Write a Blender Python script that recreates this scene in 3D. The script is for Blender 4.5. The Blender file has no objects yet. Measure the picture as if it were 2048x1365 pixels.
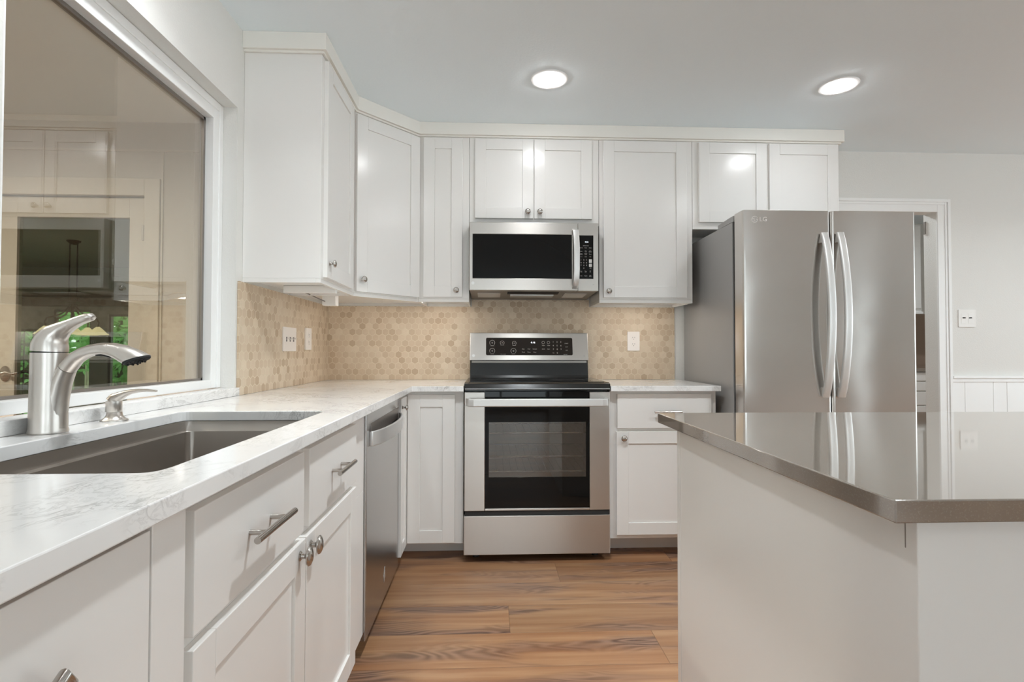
import bpy, bmesh, math, random
from mathutils import Vector, Matrix
random.seed(7)
S = bpy.context.scene
COL = S.collection

# ------------------------------------------------------------------ camera
CAM_H = 1.095
cam = bpy.data.cameras.new('camera'); cam.sensor_width = 36.0; cam.lens = 36.0 * 1046.1 / 2048.0
cam.clip_start = 0.02; cam.clip_end = 200
camo = bpy.data.objects.new('camera', cam); COL.objects.link(camo)
camo.matrix_world = Matrix.Translation((0, 0, CAM_H)) @ Matrix.Rotation(-0.0417, 4, 'Z') @ Matrix.Rotation(math.pi/2 + 0.0196, 4, 'X') @ Matrix.Rotation(0.0012, 4, 'Z')
S.camera = camo

# ------------------------------------------------------------------ world, exposure
S.view_settings.view_transform = 'Standard'; S.view_settings.look = 'None'
S.view_settings.gamma = 1.0; S.view_settings.use_curve_mapping = False
S.view_settings.exposure = 1.0
SKY = 2.15
# recessed lamps: (watts, beam angle in degrees); lens glow is the brightness of the visible lens; far, right, next and pantry lamps are added
LENS = 38.0
BEAM = {'near': (.25, 140), 'sink': (2.1, 130), 'aisle': (6.0, 118), 'far': (.25, 140), 'right': (6.5, 150), 'next': (22.0, 170), 'pantry': (12.0, 170)}
W = bpy.data.worlds.new('sky'); S.world = W; W.use_nodes = True
wn = W.node_tree.nodes; wn.clear()
wo = wn.new('ShaderNodeOutputWorld'); wb = wn.new('ShaderNodeBackground')
wb.inputs[0].default_value = (0.86, 0.935, 1.0, 1); wb.inputs[1].default_value = SKY
W.node_tree.links.new(wb.outputs[0], wo.inputs[0])
cy = getattr(S, 'cycles', None)
if cy:
    cy.max_bounces = 14; cy.diffuse_bounces = 10; cy.glossy_bounces = 6; cy.transmission_bounces = 8; cy.transparent_max_bounces = 16
    cy.sample_clamp_indirect = 10.0; cy.caustics_reflective = False; cy.caustics_refractive = False

# ------------------------------------------------------------------ materials
def srgb(r, g, b):
    f = lambda c: (c/12.92 if c <= .04045 else ((c+.055)/1.055)**2.4)
    return (f(r/255), f(g/255), f(b/255), 1)
class NT:
    def __init__(s, name):
        s.m = bpy.data.materials.new(name); s.m.use_nodes = True
        s.t = s.m.node_tree; s.n = s.t.nodes; s.n.clear()
        s.out = s.n.new('ShaderNodeOutputMaterial')
    def node(s, kind, **kw):
        n = s.n.new('ShaderNode' + kind)
        for k, v in kw.items(): setattr(n, k, v)
        return n
    def put(s, sock, v):
        if isinstance(v, bpy.types.NodeSocket): s.t.links.new(v, sock)
        elif v is not None: sock.default_value = v
    def math(s, op, a, b=None, c=None, clamp=False):
        n = s.node('Math', operation=op); n.use_clamp = clamp
        for i, v in enumerate((a, b, c)):
            if v is not None: s.put(n.inputs[i], v)
        return n.outputs[0]
    def mix(s, f, a, b):
        n = s.node('MixRGB'); s.put(n.inputs[0], f); s.put(n.inputs[1], a); s.put(n.inputs[2], b); return n.outputs[0]
    def pos(s):
        return s.node('NewGeometry').outputs['Position']
    def scaled(s, v, sc):
        n = s.node('Mapping'); s.put(n.inputs[0], v); n.inputs['Scale'].default_value = sc; return n.outputs[0]
    def noise(s, v, scale, detail=2, rough=.5, dist=0.0):
        n = s.node('TexNoise'); s.put(n.inputs['Vector'], v); n.inputs['Scale'].default_value = scale
        n.inputs['Detail'].default_value = detail; n.inputs['Roughness'].default_value = rough; n.inputs['Distortion'].default_value = dist
        return n.outputs[0]
    def ramp(s, f, stops, mode='LINEAR'):
        n = s.node('ValToRGB'); n.color_ramp.interpolation = mode
        e = n.color_ramp.elements
        while len(e) > 1: e.remove(e[-1])
        e[0].position = stops[0][0]; e[0].color = stops[0][1]
        for p, c in stops[1:]:
            x = e.new(p); x.color = c
        s.put(n.inputs[0], f); return n.outputs[0]
    def bump(s, h, strength, dist=.01):
        n = s.node('Bump'); n.inputs['Strength'].default_value = strength; n.inputs['Distance'].default_value = dist
        s.put(n.inputs['Height'], h); return n.outputs[0]
    def bsdf(s, color, rough=.5, metal=0.0, spec=.5, normal=None, coat=0, aniso=0.0):
        b = s.node('BsdfPrincipled'); s.put(b.inputs['Base Color'], color); s.put(b.inputs['Roughness'], rough)
        b.inputs['Metallic'].default_value = metal; b.inputs['Specular IOR Level'].default_value = spec
        b.inputs['Coat Weight'].default_value = coat
        if aniso: b.inputs['Anisotropic'].default_value = aniso
        if normal is not None: s.put(b.inputs['Normal'], normal)
        s.t.links.new(b.outputs[0], s.out.inputs[0]); return b

def plain(name, color, rough=.5, metal=0.0, spec=.5, coat=0):
    m = NT(name); m.bsdf(color, rough, metal, spec, coat=coat); return m.m
def painted(name, color, rough, bumpscale, strength):
    m = NT(name); h = m.noise(m.pos(), bumpscale, 3)
    m.bsdf(color, rough, normal=m.bump(h, strength, .004)); return m.m
def steel(name, color, rough, axis, wav=0.0, grain=.02, aniso=0.0):
    m = NT(name); p = m.pos()
    sc = [3, 3, 3]; sc['xyz'.index(axis)] = 2600
    g = m.noise(m.scaled(p, sc), 1.0, 2)
    nb = m.bump(g, grain, .002)
    if wav:
        w = m.noise(m.scaled(p, (1.1, 1.1, 1.9)), 1.6, 1)
        n2 = m.node('Bump'); n2.inputs['Strength'].default_value = wav; n2.inputs['Distance'].default_value = .05
        m.put(n2.inputs['Height'], w); m.put(n2.inputs['Normal'], nb); nb = n2.outputs[0]
    r = m.math('ADD', m.math('MULTIPLY', g, .10), rough - .05)
    b = m.bsdf(color, r, 1.0, normal=nb, aniso=aniso)
    if aniso:                                                        # grain runs across, so highlights smear up and down
        cb = m.node('CombineXYZ'); cb.inputs[2].default_value = 1.0; m.put(b.inputs['Tangent'], cb.outputs[0])
    return m.m

M = {}
M['cab'] = painted('cabinet_paint', (.81, .795, .77, 1), .22, 40, .012)
M['crown'] = painted('crown_paint', (.84, .82, .77, 1), .4, 40, .01)
M['wall'] = painted('wall_paint', (.76, .75, .72, 1), .62, 170, .28)
M['ceil'] = painted('ceiling_paint', (.85, .925, .965, 1), .8, 90, .12)
M['trim'] = painted('trim_paint', (.88, .88, .87, 1), .3, 40, .01)
M['cream'] = painted('cream_paint', (.68, .645, .56, 1), .45, 60, .03)
M['cream_wall'] = painted('panelled_wall_paint', (.62, .59, .53, 1), .55, 60, .05)
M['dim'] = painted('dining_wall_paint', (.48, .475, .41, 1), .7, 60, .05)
M['brown'] = plain('dark_bronze', (.075, .05, .035, 1), .42, .7)
M['white'] = plain('white_plastic', (.82, .80, .77, 1), .3)
M['pinkwhite'] = plain('almond_white_plastic', (.83, .77, .72, 1), .35)
M['slot'] = plain('plastic_slot_shadow', (.18, .16, .15, 1), .5)
M['black'] = plain('black_enamel', (.012, .012, .012, 1), .16)
M['rubber'] = plain('dark_rubber', (.02, .02, .02, 1), .7)
M['gap'] = plain('dark_kick', (.03, .025, .02, 1), .8)
M['blackglass'] = plain('black_glass', (.006, .006, .006, 1), .03, spec=.22)
M['brownglass'] = plain('brown_black_glass', (.014, .009, .006, 1), .06, spec=.5)
M['print'] = plain('white_print', (.62, .61, .59, 1), .5)
M['burner'] = plain('burner_print', (.035, .035, .035, 1), .2)
M['greyprint'] = plain('grey_print', (.28, .27, .26, 1), .5)
M['steel'] = steel('brushed_steel', (.57, .54, .505, 1), .34, 'z', .06, aniso=.75)
M['fridge'] = steel('fridge_steel', (.68, .65, .62, 1), .19, 'z', .10, .008, .97)
M['dwsteel'] = steel('dishwasher_steel', (.46, .45, .44, 1), .22, 'z', .04, .01, .8)
M['sinksteel'] = steel('sink_steel', (.50, .465, .43, 1), .36, 'z', .0)
M['nickel'] = steel('brushed_nickel', (.66, .62, .58, 1), .32, 'z', .0, .015)
M['knob'] = plain('satin_nickel', (.50, .47, .44, 1), .22, 1.0)
M['handle'] = plain('silver_handle', (.70, .695, .68, 1), .38, .65)
M['greycase'] = plain('grey_case_paint', (.36, .355, .35, 1), .36, .2)
M['chrome'] = plain('chrome', (.75, .75, .75, 1), .08, 1.0)
M['under'] = plain('underside_steel', (.30, .27, .245, 1), .4, .8)
M['grease'] = plain('lamp_mesh_lens', (.62, .58, .53, 1), .5)

def make_quartz():
    m = NT('white_quartz'); p = m.pos()
    w = m.noise(p, 4.0, 4, .6, .8)
    v = m.noise(m.scaled(p, (1, .55, 1)), 13.0, 5, .62, 1.6)
    v2 = m.noise(m.scaled(p, (1, .6, 1)), 34.0, 4, .6, 1.2)
    line = lambda q, k: m.math('SUBTRACT', 1.0, m.math('MULTIPLY', m.math('ABSOLUTE', m.math('SUBTRACT', q, .5)), k), clamp=True)
    mask = m.math('MULTIPLY', m.math('SUBTRACT', w, .42), 4.5, clamp=True)
    f = m.math('MULTIPLY', m.math('MAXIMUM', m.math('MULTIPLY', line(v, 30.0), .75), m.math('MULTIPLY', line(v2, 22.0), .38)), mask)
    cl = m.mix(m.math('MULTIPLY', w, .5), (.85, .84, .825, 1), (.73, .72, .705, 1))
    m.bsdf(m.mix(f, cl, (.36, .345, .33, 1)), .11, spec=.4); return m.m
M['quartz'] = make_quartz()
def make_brownstone():
    m = NT('taupe_quartz'); p = m.pos()
    a = m.noise(p, 420, 1); b = m.noise(p, 14, 4)
    c = m.mix(b, (.185, .150, .121, 1), (.245, .203, .165, 1))
    c = m.mix(m.math('MULTIPLY', m.math('SUBTRACT', a, .55), 3.0, clamp=True), c, (.28, .245, .21, 1))
    b = m.bsdf(c, .05, spec=1.0, coat=1.0); b.inputs['Coat IOR'].default_value = 1.9; b.inputs['Coat Roughness'].default_value = .04; return m.m
M['taupe'] = make_brownstone()

def make_hex(name, ax):
    m = NT(name); sp = m.node('SeparateXYZ'); m.put(sp.inputs[0], m.pos())
    SZ = .0413
    u = m.math('DIVIDE', sp.outputs[ax], SZ); v = m.math('DIVIDE', sp.outputs[2], SZ)
    R3 = math.sqrt(3)
    def cell(off):
        a = m.math('SUBTRACT', m.math('FLOORED_MODULO', m.math('SUBTRACT', u, off*.5), 1.0), .5)
        b = m.math('SUBTRACT', m.math('FLOORED_MODULO', m.math('SUBTRACT', v, off*R3/2), R3), R3/2)
        d = m.math('ADD', m.math('MULTIPLY', a, a), m.math('MULTIPLY', b, b)); return a, b, d
    a0, b0, d0 = cell(0); a1, b1, d1 = cell(1)
    s = m.math('LESS_THAN', d0, d1)
    sel = lambda x, y: m.math('ADD', y, m.math('MULTIPLY', s, m.math('SUBTRACT', x, y)))
    gx = sel(a0, a1); gy = sel(b0, b1)
    ax_ = m.math('ABSOLUTE', gx); ay = m.math('ABSOLUTE', gy)
    e = m.math('MAXIMUM', ax_, m.math('ADD', m.math('MULTIPLY', ax_, .5), m.math('MULTIPLY', ay, R3/2)))
    idx = m.math('SUBTRACT', u, gx); idy = m.math('SUBTRACT', v, gy)
    cb = m.node('CombineXYZ'); m.put(cb.inputs[0], m.math('ROUND', m.math('MULTIPLY', idx, 2.0))); m.put(cb.inputs[1], m.math('ROUND', m.math('MULTIPLY', idy, 2/R3)))
    wn_ = m.node('TexWhiteNoise', noise_dimensions='2D'); m.put(wn_.inputs['Vector'], cb.outputs[0])
    tile = m.ramp(wn_.outputs['Value'], [(0, srgb(178, 155, 128)), (.12, srgb(191, 170, 144)), (.45, srgb(206, 187, 162)), (.8, srgb(213, 196, 172)), (1, srgb(222, 207, 184))])
    cloud = m.noise(m.pos(), 70, 4, .6); big = m.noise(m.pos(), 3.0, 2)
    tile = m.mix(m.math('MULTIPLY', cloud, .35), tile, srgb(182, 158, 132))
    tile = m.mix(m.math('MULTIPLY', big, .25), tile, srgb(208, 182, 158))
    gr = m.math('MULTIPLY', m.math('SUBTRACT', e, .445), 40.0, clamp=True)
    col = m.mix(gr, tile, srgb(214, 199, 175))
    h = m.math('SUBTRACT', m.math('MULTIPLY', cloud, .15), gr)
    m.bsdf(col, .55, normal=m.bump(h, .35, .002)); return m.m
M['hexx'] = make_hex('hexagon_stone_tile', 0)
M['hexy'] = make_hex('hexagon_stone_tile_side', 1)

def make_floor():
    m = NT('oak_plank_floor'); sp = m.node('SeparateXYZ'); m.put(sp.inputs[0], m.pos())
    x, y = sp.outputs[0], sp.outputs[1]
    PW, PL = .2195, 1.9
    ry = m.math('DIVIDE', m.math('SUBTRACT', y, 1.832 - PW*20), PW)
    row = m.math('FLOOR', ry); fy = m.math('SUBTRACT', ry, row)
    # joint positions that repeat every seven rows
    k = m.math('DIVIDE', m.math('FLOORED_MODULO', row, 7.0), 7.0)
    offs = [.633, .08, 1.35, .335, .95, 1.6, 1.2]      # rows 20,21,22,23,24 start at y = 1.832
    st = [0]*7
    for i, o in enumerate(offs): st[(20 + i) % 7] = (o % PL)/PL
    jo = m.ramp(m.math('ADD', k, .01), [(i/7, (v, v, v, 1)) for i, v in enumerate(st)], 'CONSTANT')
    jn = m.node('SeparateColor'); m.put(jn.inputs[0], jo)
    cx = m.math('SUBTRACT', m.math('DIVIDE', x, PL), jn.outputs[0])
    colm = m.math('FLOOR', cx); fx = m.math('SUBTRACT', cx, colm)
    cb = m.node('CombineXYZ'); m.put(cb.inputs[0], colm); m.put(cb.inputs[1], row)
    rnd = m.node('TexWhiteNoise', noise_dimensions='2D'); m.put(rnd.inputs['Vector'], cb.outputs[0])
    r = rnd.outputs['Value']
    shift = m.node('CombineXYZ'); m.put(shift.inputs[0], m.math('ADD', x, m.math('MULTIPLY', r, 37.0))); m.put(shift.inputs[1], m.math('ADD', y, m.math('MULTIPLY', r, 11.0)))
    v = shift.outputs[0]
    big = m.noise(m.scaled(v, (.75, 4.6, 1)), 1.7, 2, .5, .5)
    # cathedral rings : contour lines of a smooth stretched field
    fld = m.noise(m.scaled(v, (1.0, 5.5, 1)), 1.5, 2, .45, .25)
    ring = m.math('SINE', m.math('MULTIPLY', fld, 130.0))
    fine = m.noise(m.scaled(v, (4, 160, 1)), 1.0, 3, .6)
    dark = m.math('MULTIPLY', m.math('SUBTRACT', big, .485), 6.5, clamp=True)
    band = m.noise(m.scaled(v, (.55, 7.5, 1)), 1.5, 3, .6, .3)
    streak = m.noise(m.scaled(v, (1.2, 42, 1)), 1.0, 3, .55)
    base = m.ramp(m.math('ADD', m.math('MULTIPLY', band, .75), m.math('MULTIPLY', streak, .25)), [(.30, srgb(136, 94, 68)), (.43, srgb(166, 120, 84)), (.52, srgb(184, 140, 102)), (.62, srgb(200, 160, 120)), (.72, srgb(176, 124, 84))])
    tone = m.ramp(r, [(0, (.66, .66, .66, 1)), (.5, (.86, .87, .89, 1)), (1, (.79, .74, .71, 1))])
    mu = m.node('MixRGB', blend_type='MULTIPLY'); mu.inputs[0].default_value = 1.0; m.put(mu.inputs[1], base); m.put(mu.inputs[2], tone); base = mu.outputs[0]
    base = m.mix(m.math('MULTIPLY', fine, .45), base, srgb(138, 98, 70))
    deep = m.mix(m.math('MULTIPLY', m.math('ADD', ring, 1.0), .42), srgb(88, 66, 56), srgb(150, 118, 98))
    c = m.mix(m.math('MULTIPLY', dark, .88), base, deep)
    kn = m.node('TexVoronoi', feature='F1'); m.put(kn.inputs['Vector'], m.scaled(v, (1.0, 2.4, 1))); kn.inputs['Scale'].default_value = 1.5
    kd = m.math('SUBTRACT', 1.0, m.math('MULTIPLY', kn.outputs['Distance'], 11.0), clamp=True)
    c = m.mix(m.math('MULTIPLY', kd, .9), c, srgb(58, 44, 38))
    ey = m.math('MINIMUM', fy, m.math('SUBTRACT', 1.0, fy)); ex = m.math('MINIMUM', fx, m.math('SUBTRACT', 1.0, fx))
    sy = m.math('SUBTRACT', 1.0, m.math('MULTIPLY', ey, 110.0), clamp=True)
    sx = m.math('SUBTRACT', 1.0, m.math('MULTIPLY', ex, 900.0), clamp=True)
    sm = m.math('MAXIMUM', sy, sx)
    c = m.mix(m.math('MULTIPLY', sm, .55), c, srgb(92, 62, 42))
    rr = m.math('ADD', .30, m.math('MULTIPLY', fine, .16))
    h = m.math('SUBTRACT', m.math('MULTIPLY', fine, .12), sm)
    m.bsdf(c, rr, spec=.42, normal=m.bump(h, .25, .002)); return m.m
M['floor'] = make_floor()

def make_glass(name, refl, tint):
    m = NT(name)
    t = m.node('BsdfTransparent'); t.inputs[0].default_value = tint
    g = m.node('BsdfGlossy'); g.inputs['Roughness'].default_value = 0.0; g.inputs[0].default_value = (1, 1, 1, 1)
    lw = m.node('LayerWeight'); lw.inputs[0].default_value = .5
    fac = m.math('ADD', refl, m.math('MULTIPLY', m.math('POWER', lw.outputs['Facing'], 4.0), .8), clamp=True)
    mx = m.node('MixShader'); m.put(mx.inputs[0], fac); m.put(mx.inputs[1], t.outputs[0]); m.put(mx.inputs[2], g.outputs[0])
    m.t.links.new(mx.outputs[0], m.out.inputs[0]); return m.m
M['pane'] = make_glass('window_pane', .16, (.80, .80, .75, 1))
M['doorpane'] = make_glass('door_pane', .08, (.80, .86, .80, 1))
M['clear'] = make_glass('clear_pane', .05, (.95, .97, .96, 1))
M['ovenglass'] = make_glass('oven_glass', .10, (.74, .72, .69, 1))

def emit(name, color, strength):
    m = NT(name); e = m.node('Emission'); e.inputs[0].default_value = color; e.inputs[1].default_value = strength
    m.t.links.new(e.outputs[0], m.out.inputs[0]); return m.m
M['lens'] = emit('lamp_lens', (.97, .985, 1.0, 1), LENS)
M['led'] = emit('led_strip', (1.0, .955, .895, 1), 12.0)
M['clock'] = emit('clock_digits', (.85, .92, 1.0, 1), 1.2)
def make_shade():
    m = NT('amber_glass_shade'); b = m.bsdf((.75, .60, .40, 1), .3)
    b.inputs['Emission Color'].default_value = (1, .78, .5, 1); b.inputs['Emission Strength'].default_value = .9; return m.m
M['shade'] = make_shade()
def make_leaf(name, c1, c2):
    m = NT(name); oi = m.noise(m.pos(), 2.5, 4, .7)
    c = m.ramp(oi, [(.3, c1), (.7, c2)])
    d = m.node('BsdfDiffuse'); m.put(d.inputs[0], c); t = m.node('BsdfTranslucent'); m.put(t.inputs[0], c)
    mx = m.node('MixShader'); mx.inputs[0].default_value = .45; m.put(mx.inputs[1], d.outputs[0]); m.put(mx.inputs[2], t.outputs[0])
    m.t.links.new(mx.outputs[0], m.out.inputs[0]); return m.m
M['leaf'] = make_leaf('leaf', (.20, .50, .15, 1), (.66, .92, .50, 1))
M['bark'] = plain('bark', (.10, .075, .055, 1), .9)
M['grass'] = plain('lawn', (.10, .22, .05, 1), .9)
M['fence'] = plain('weathered_fence', (.50, .42, .33, 1), .8)
M['dark_tile'] = make_hex('dark_laundry_tile', 0)

# ------------------------------------------------------------------ mesh helpers
class MB:
    """collects shapes, in world coordinates, into one mesh"""
    def __init__(s): s.b = bmesh.new()
    def box(s, x0, x1, y0, y1, z0, z1):
        x0, x1 = min(x0, x1), max(x0, x1); y0, y1 = min(y0, y1), max(y0, y1); z0, z1 = min(z0, z1), max(z0, z1)
        v = [s.b.verts.new((x, y, z)) for z in (z0, z1) for y in (y0, y1) for x in (x0, x1)]
        for f in ((0, 2, 3, 1), (4, 5, 7, 6), (0, 1, 5, 4), (2, 6, 7, 3), (0, 4, 6, 2), (1, 3, 7, 5)): s.b.faces.new([v[i] for i in f])
        return s
    def fbox(s, F, u0, u1, v0, v1, n0, n1):
        """box in a face frame F=(origin,u,n): u along, v up, n outwards"""
        o, u, n = F; z = Vector((0, 0, 1))
        P = [o + u*a + z*b + n*c for b in (v0, v1) for c in (n0, n1) for a in (u0, u1)]
        v = [s.b.verts.new(p) for p in P]
        fs = [s.b.faces.new([v[i] for i in f]) for f in ((0, 2, 3, 1), (4, 5, 7, 6), (0, 1, 5, 4), (2, 6, 7, 3), (0, 4, 6, 2), (1, 3, 7, 5))]
        return s
    def prism(s, pts, a, b, axis='z', holes=()):
        """polygon extruded along an axis; pts are the two other coordinates"""
        def P(p, h):
            return {'z': (p[0], p[1], h), 'x': (h, p[0], p[1]), 'y': (p[0], h, p[1])}[axis]
        eds = []; vs0 = []
        for loop in (pts,) + tuple(holes):
            vv = [s.b.verts.new(P(p, a)) for p in loop]; vs0 += vv
            for i in range(len(vv)): eds.append(s.b.edges.new((vv[i], vv[(i+1) % len(vv)])))
        if holes: r = bmesh.ops.triangle_fill(s.b, edges=eds, use_beauty=True); fs = [g for g in r['geom'] if isinstance(g, bmesh.types.BMFace)]
        else: fs = [s.b.faces.new(vs0)]
        ex = bmesh.ops.extrude_face_region(s.b, geom=fs)
        nv = [g for g in ex['geom'] if isinstance(g, bmesh.types.BMVert)]
        d = {'z': Vector((0, 0, b-a)), 'x': Vector((b-a, 0, 0)), 'y': Vector((0, b-a, 0))}[axis]
        bmesh.ops.translate(s.b, verts=nv, vec=d); return s
    def lathe(s, prof, M4=None, seg=24, cap=True):
        """profile of (radius, height) turned about local z, then placed with M4"""
        M4 = M4 or Matrix.Identity(4); rings = []
        for r, h in prof:
            rings.append([s.b.verts.new(M4 @ Vector((r*math.cos(2*math.pi*i/seg), r*math.sin(2*math.pi*i/seg), h))) for i in range(seg)])
        for a, b in zip(rings, rings[1:]):
            for i in range(seg): s.b.faces.new((a[i], a[(i+1) % seg], b[(i+1) % seg], b[i]))
        if cap:
            s.b.faces.new(rings[0][::-1]); s.b.faces.new(rings[-1])
        return s
    def sweep(s, path, rad, seg=16, side=Vector((0, 1, 0)), power=2.0, cap=True):
        """tube along path; rad = (in-plane, sideways) half sizes per point"""
        path = [Vector(p) for p in path]; rings = []
        for i, p in enumerate(path):
            t = (path[min(i+1, len(path)-1)] - path[max(i-1, 0)]).normalized()
            n = t.cross(side).normalized(); sd = n.cross(t).normalized()
            a, b = rad[i] if isinstance(rad[i], (tuple, list)) else (rad[i], rad[i])
            ring = []
            for k in range(seg):
                c, q = math.cos(2*math.pi*k/seg), math.sin(2*math.pi*k/seg)
                e = 2.0/power
                ring.append(s.b.verts.new(p + n*(a*math.copysign(abs(c)**e, c)) + sd*(b*math.copysign(abs(q)**e, q))))
            rings.append(ring)
        for a, b in zip(rings, rings[1:]):
            for i in range(seg): s.b.faces.new((a[i], a[(i+1) % seg], b[(i+1) % seg], b[i]))
        if cap: s.b.faces.new(rings[0][::-1]); s.b.faces.new(rings[-1])
        return s
    def tube(s, path, r, seg=10):
        path = [Vector(p) for p in path]; rings = []
        up = None
        for i, p in enumerate(path):
            t = (path[min(i+1, len(path)-1)] - path[max(i-1, 0)]).normalized()
            if up is None: up = Vector((0, 0, 1)) if abs(t.z) < .9 else Vector((1, 0, 0))
            n = t.cross(up).normalized(); up = n.cross(t).normalized()
            rr = r[i] if isinstance(r, (list, tuple)) else r
            rings.append([s.b.verts.new(p + n*(rr*math.cos(2*math.pi*k/seg)) + up*(rr*math.sin(2*math.pi*k/seg))) for k in range(seg)])
        for a, b in zip(rings, rings[1:]):
            for i in range(seg): s.b.faces.new((a[i], a[(i+1) % seg], b[(i+1) % seg], b[i]))
        s.b.faces.new(rings[0][::-1]); s.b.faces.new(rings[-1]); return s
    def text(s, txt, size, M4, depth=.0006, align='CENTER'):
        c = bpy.data.curves.new('t', 'FONT'); c.body = txt; c.size = size; c.align_x = align; c.align_y = 'CENTER'; c.extrude = depth/2; c.resolution_u = 2
        o = bpy.data.objects.new('t', c); COL.objects.link(o)
        dg = bpy.context.evaluated_depsgraph_get(); dg.update()
        me = bpy.data.meshes.new_from_object(o.evaluated_get(dg))
        me.transform(M4); s.b.from_mesh(me)
        bpy.data.objects.remove(o); bpy.data.meshes.remove(me); bpy.data.curves.remove(c); return s

def wloc(o):
    p = Vector((0, 0, 0))
    while o: p += o.location; o = o.parent
    return p
def build(name, mb, mat, parent=None, bevel=0.0, smooth=False, label=None, cat=None, group=None, kind=None, loc=None, seg=2):
    b = mb.b
    bmesh.ops.recalc_face_normals(b, faces=b.faces)
    off = wloc(parent) if parent else Vector(loc or (0, 0, 0))
    bmesh.ops.translate(b, verts=b.verts, vec=-off)
    me = bpy.data.meshes.new(name); b.to_mesh(me); b.free()
    if smooth:
        for p in me.polygons: p.use_smooth = True
        try: me.set_sharp_from_angle(angle=math.radians(38))
        except Exception: pass
    mats = mat if isinstance(mat, (list, tuple)) else [mat]
    for x in mats: me.materials.append(x)
    o = bpy.data.objects.new(name, me); COL.objects.link(o)
    if parent: o.parent = parent
    else: o.location = off
    if bevel:
        md = o.modifiers.new('bevel', 'BEVEL'); md.width = bevel; md.segments = seg; md.limit_method = 'ANGLE'; md.angle_limit = math.radians(40)
        md.harden_normals = False
    if label: o['label'] = label
    if cat: o['category'] = cat
    if group: o['group'] = group
    if kind: o['kind'] = kind
    return o
def thing(name, loc, label, cat, group=None):
    o = bpy.data.objects.new(name, None); COL.objects.link(o); o.location = loc; o.empty_display_size = .1
    o['label'] = label; o['category'] = cat
    if group: o['group'] = group
    return o
def struct(name, mb, mat, parent=None, bevel=0.0, **k):
    return build(name, mb, mat, parent, bevel, kind=None if parent else 'structure', **k)
def frame(o, u):
    u = Vector(u).normalized(); return (Vector(o), u, Vector((u.y, -u.x, 0)))
def face_matrix(F, a, v, n):
    """local x along the face, local y up, local z outwards"""
    o, u, nn = F; p = o + u*a + Vector((0, 0, v)) + nn*n
    return Matrix(((u.x, 0, nn.x, p.x), (u.y, 0, nn.y, p.y), (0, 1, 0, p.z), (0, 0, 0, 1)))

def shaker(F, u0, u1, v0, v1, t=.019, fr=.064, rec=.007):
    m = MB()
    m.fbox(F, u0, u0+fr, v0, v1, 0, t); m.fbox(F, u1-fr, u1, v0, v1, 0, t)
    m.fbox(F, u0+fr, u1-fr, v0, v0+fr, 0, t); m.fbox(F, u0+fr, u1-fr, v1-fr, v1, 0, t)
    m.fbox(F, u0+fr, u1-fr, v0+fr, v1-fr, .002, t-rec)
    return m
def slab(F, u0, u1, v0, v1, t=.019): return MB().fbox(F, u0, u1, v0, v1, 0, t)
def knob(F, u, v, parent, n=.019, r=.0165, oval=1.0):
    Mx = face_matrix(F, u, v, n) @ Matrix.Diagonal((1, oval, 1, 1))
    pr = [(.0088, 0), (.0090, .0015), (.0055, .005), (.0048, .012), (.0075, .0155), (r*.92, .0185), (r, .0215), (r*.90, .0250), (r*.55, .0285), (.001, .0298)]
    return build('knob', MB().lathe(pr, Mx, 20), M['knob'], parent, smooth=True)
def pull(F, u0, u1, v, parent, n=.019, r=.0062, posts=(.25, .77)):
    o, u, nn = F; z = Vector((0, 0, v))
    a, b = o + u*u0 + z + nn*(n+.032), o + u*u1 + z + nn*(n+.032)
    m = MB().tube([a, b], r, 14)
    for t in posts:
        q = u0 + (u1-u0)*t
        m.tube([o + u*q + z + nn*n, o + u*q + z + nn*(n+.032)], r*.8, 12)
    return build('bar_pull', m, M['knob'], parent, smooth=True)

# ------------------------------------------------------------------ dimensions
XL, YB, ZC = -1.0275, 3.345, 2.423          # left wall, back wall, ceiling
XR, YF = 7.2, -4.4                          # the rest of the open room
CT, CB = .914, .8856                        # counter top / underside

# ------------------------------------------------------------------ room shell
struct('floor', MB().box(-8.5, XR+.1, YF-.1, 9.2, -.12, 0), M['floor'])
struct('ceiling', MB().box(-8.5, XR+.1, YF-.1, 9.2, ZC, ZC+.12), M['ceil'])
# left wall with the window opening (drywall returns)
WY0, WY1, WZ0, WZ1 = 1.135, 2.151, .914, 2.085
struct('wall_left', MB().prism([(YF, 0), (YB, 0), (YB, ZC), (YF, ZC)], XL-.125, XL, 'x',
       holes=([(WY0, WZ0), (WY1, WZ0), (WY1, WZ1), (WY0, WZ1)],)), M['wall'])
# back wall with the doorway
DX0, DX1, DZ = 2.19, 2.976, 2.035
struct('wall_back', MB().prism([(XL-.125, 0), (DX0, 0), (DX0, DZ), (DX1, DZ), (DX1, 0), (XR, 0), (XR, ZC), (XL-.125, ZC)], YB, YB+.115, 'y'), M['wall'])
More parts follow.
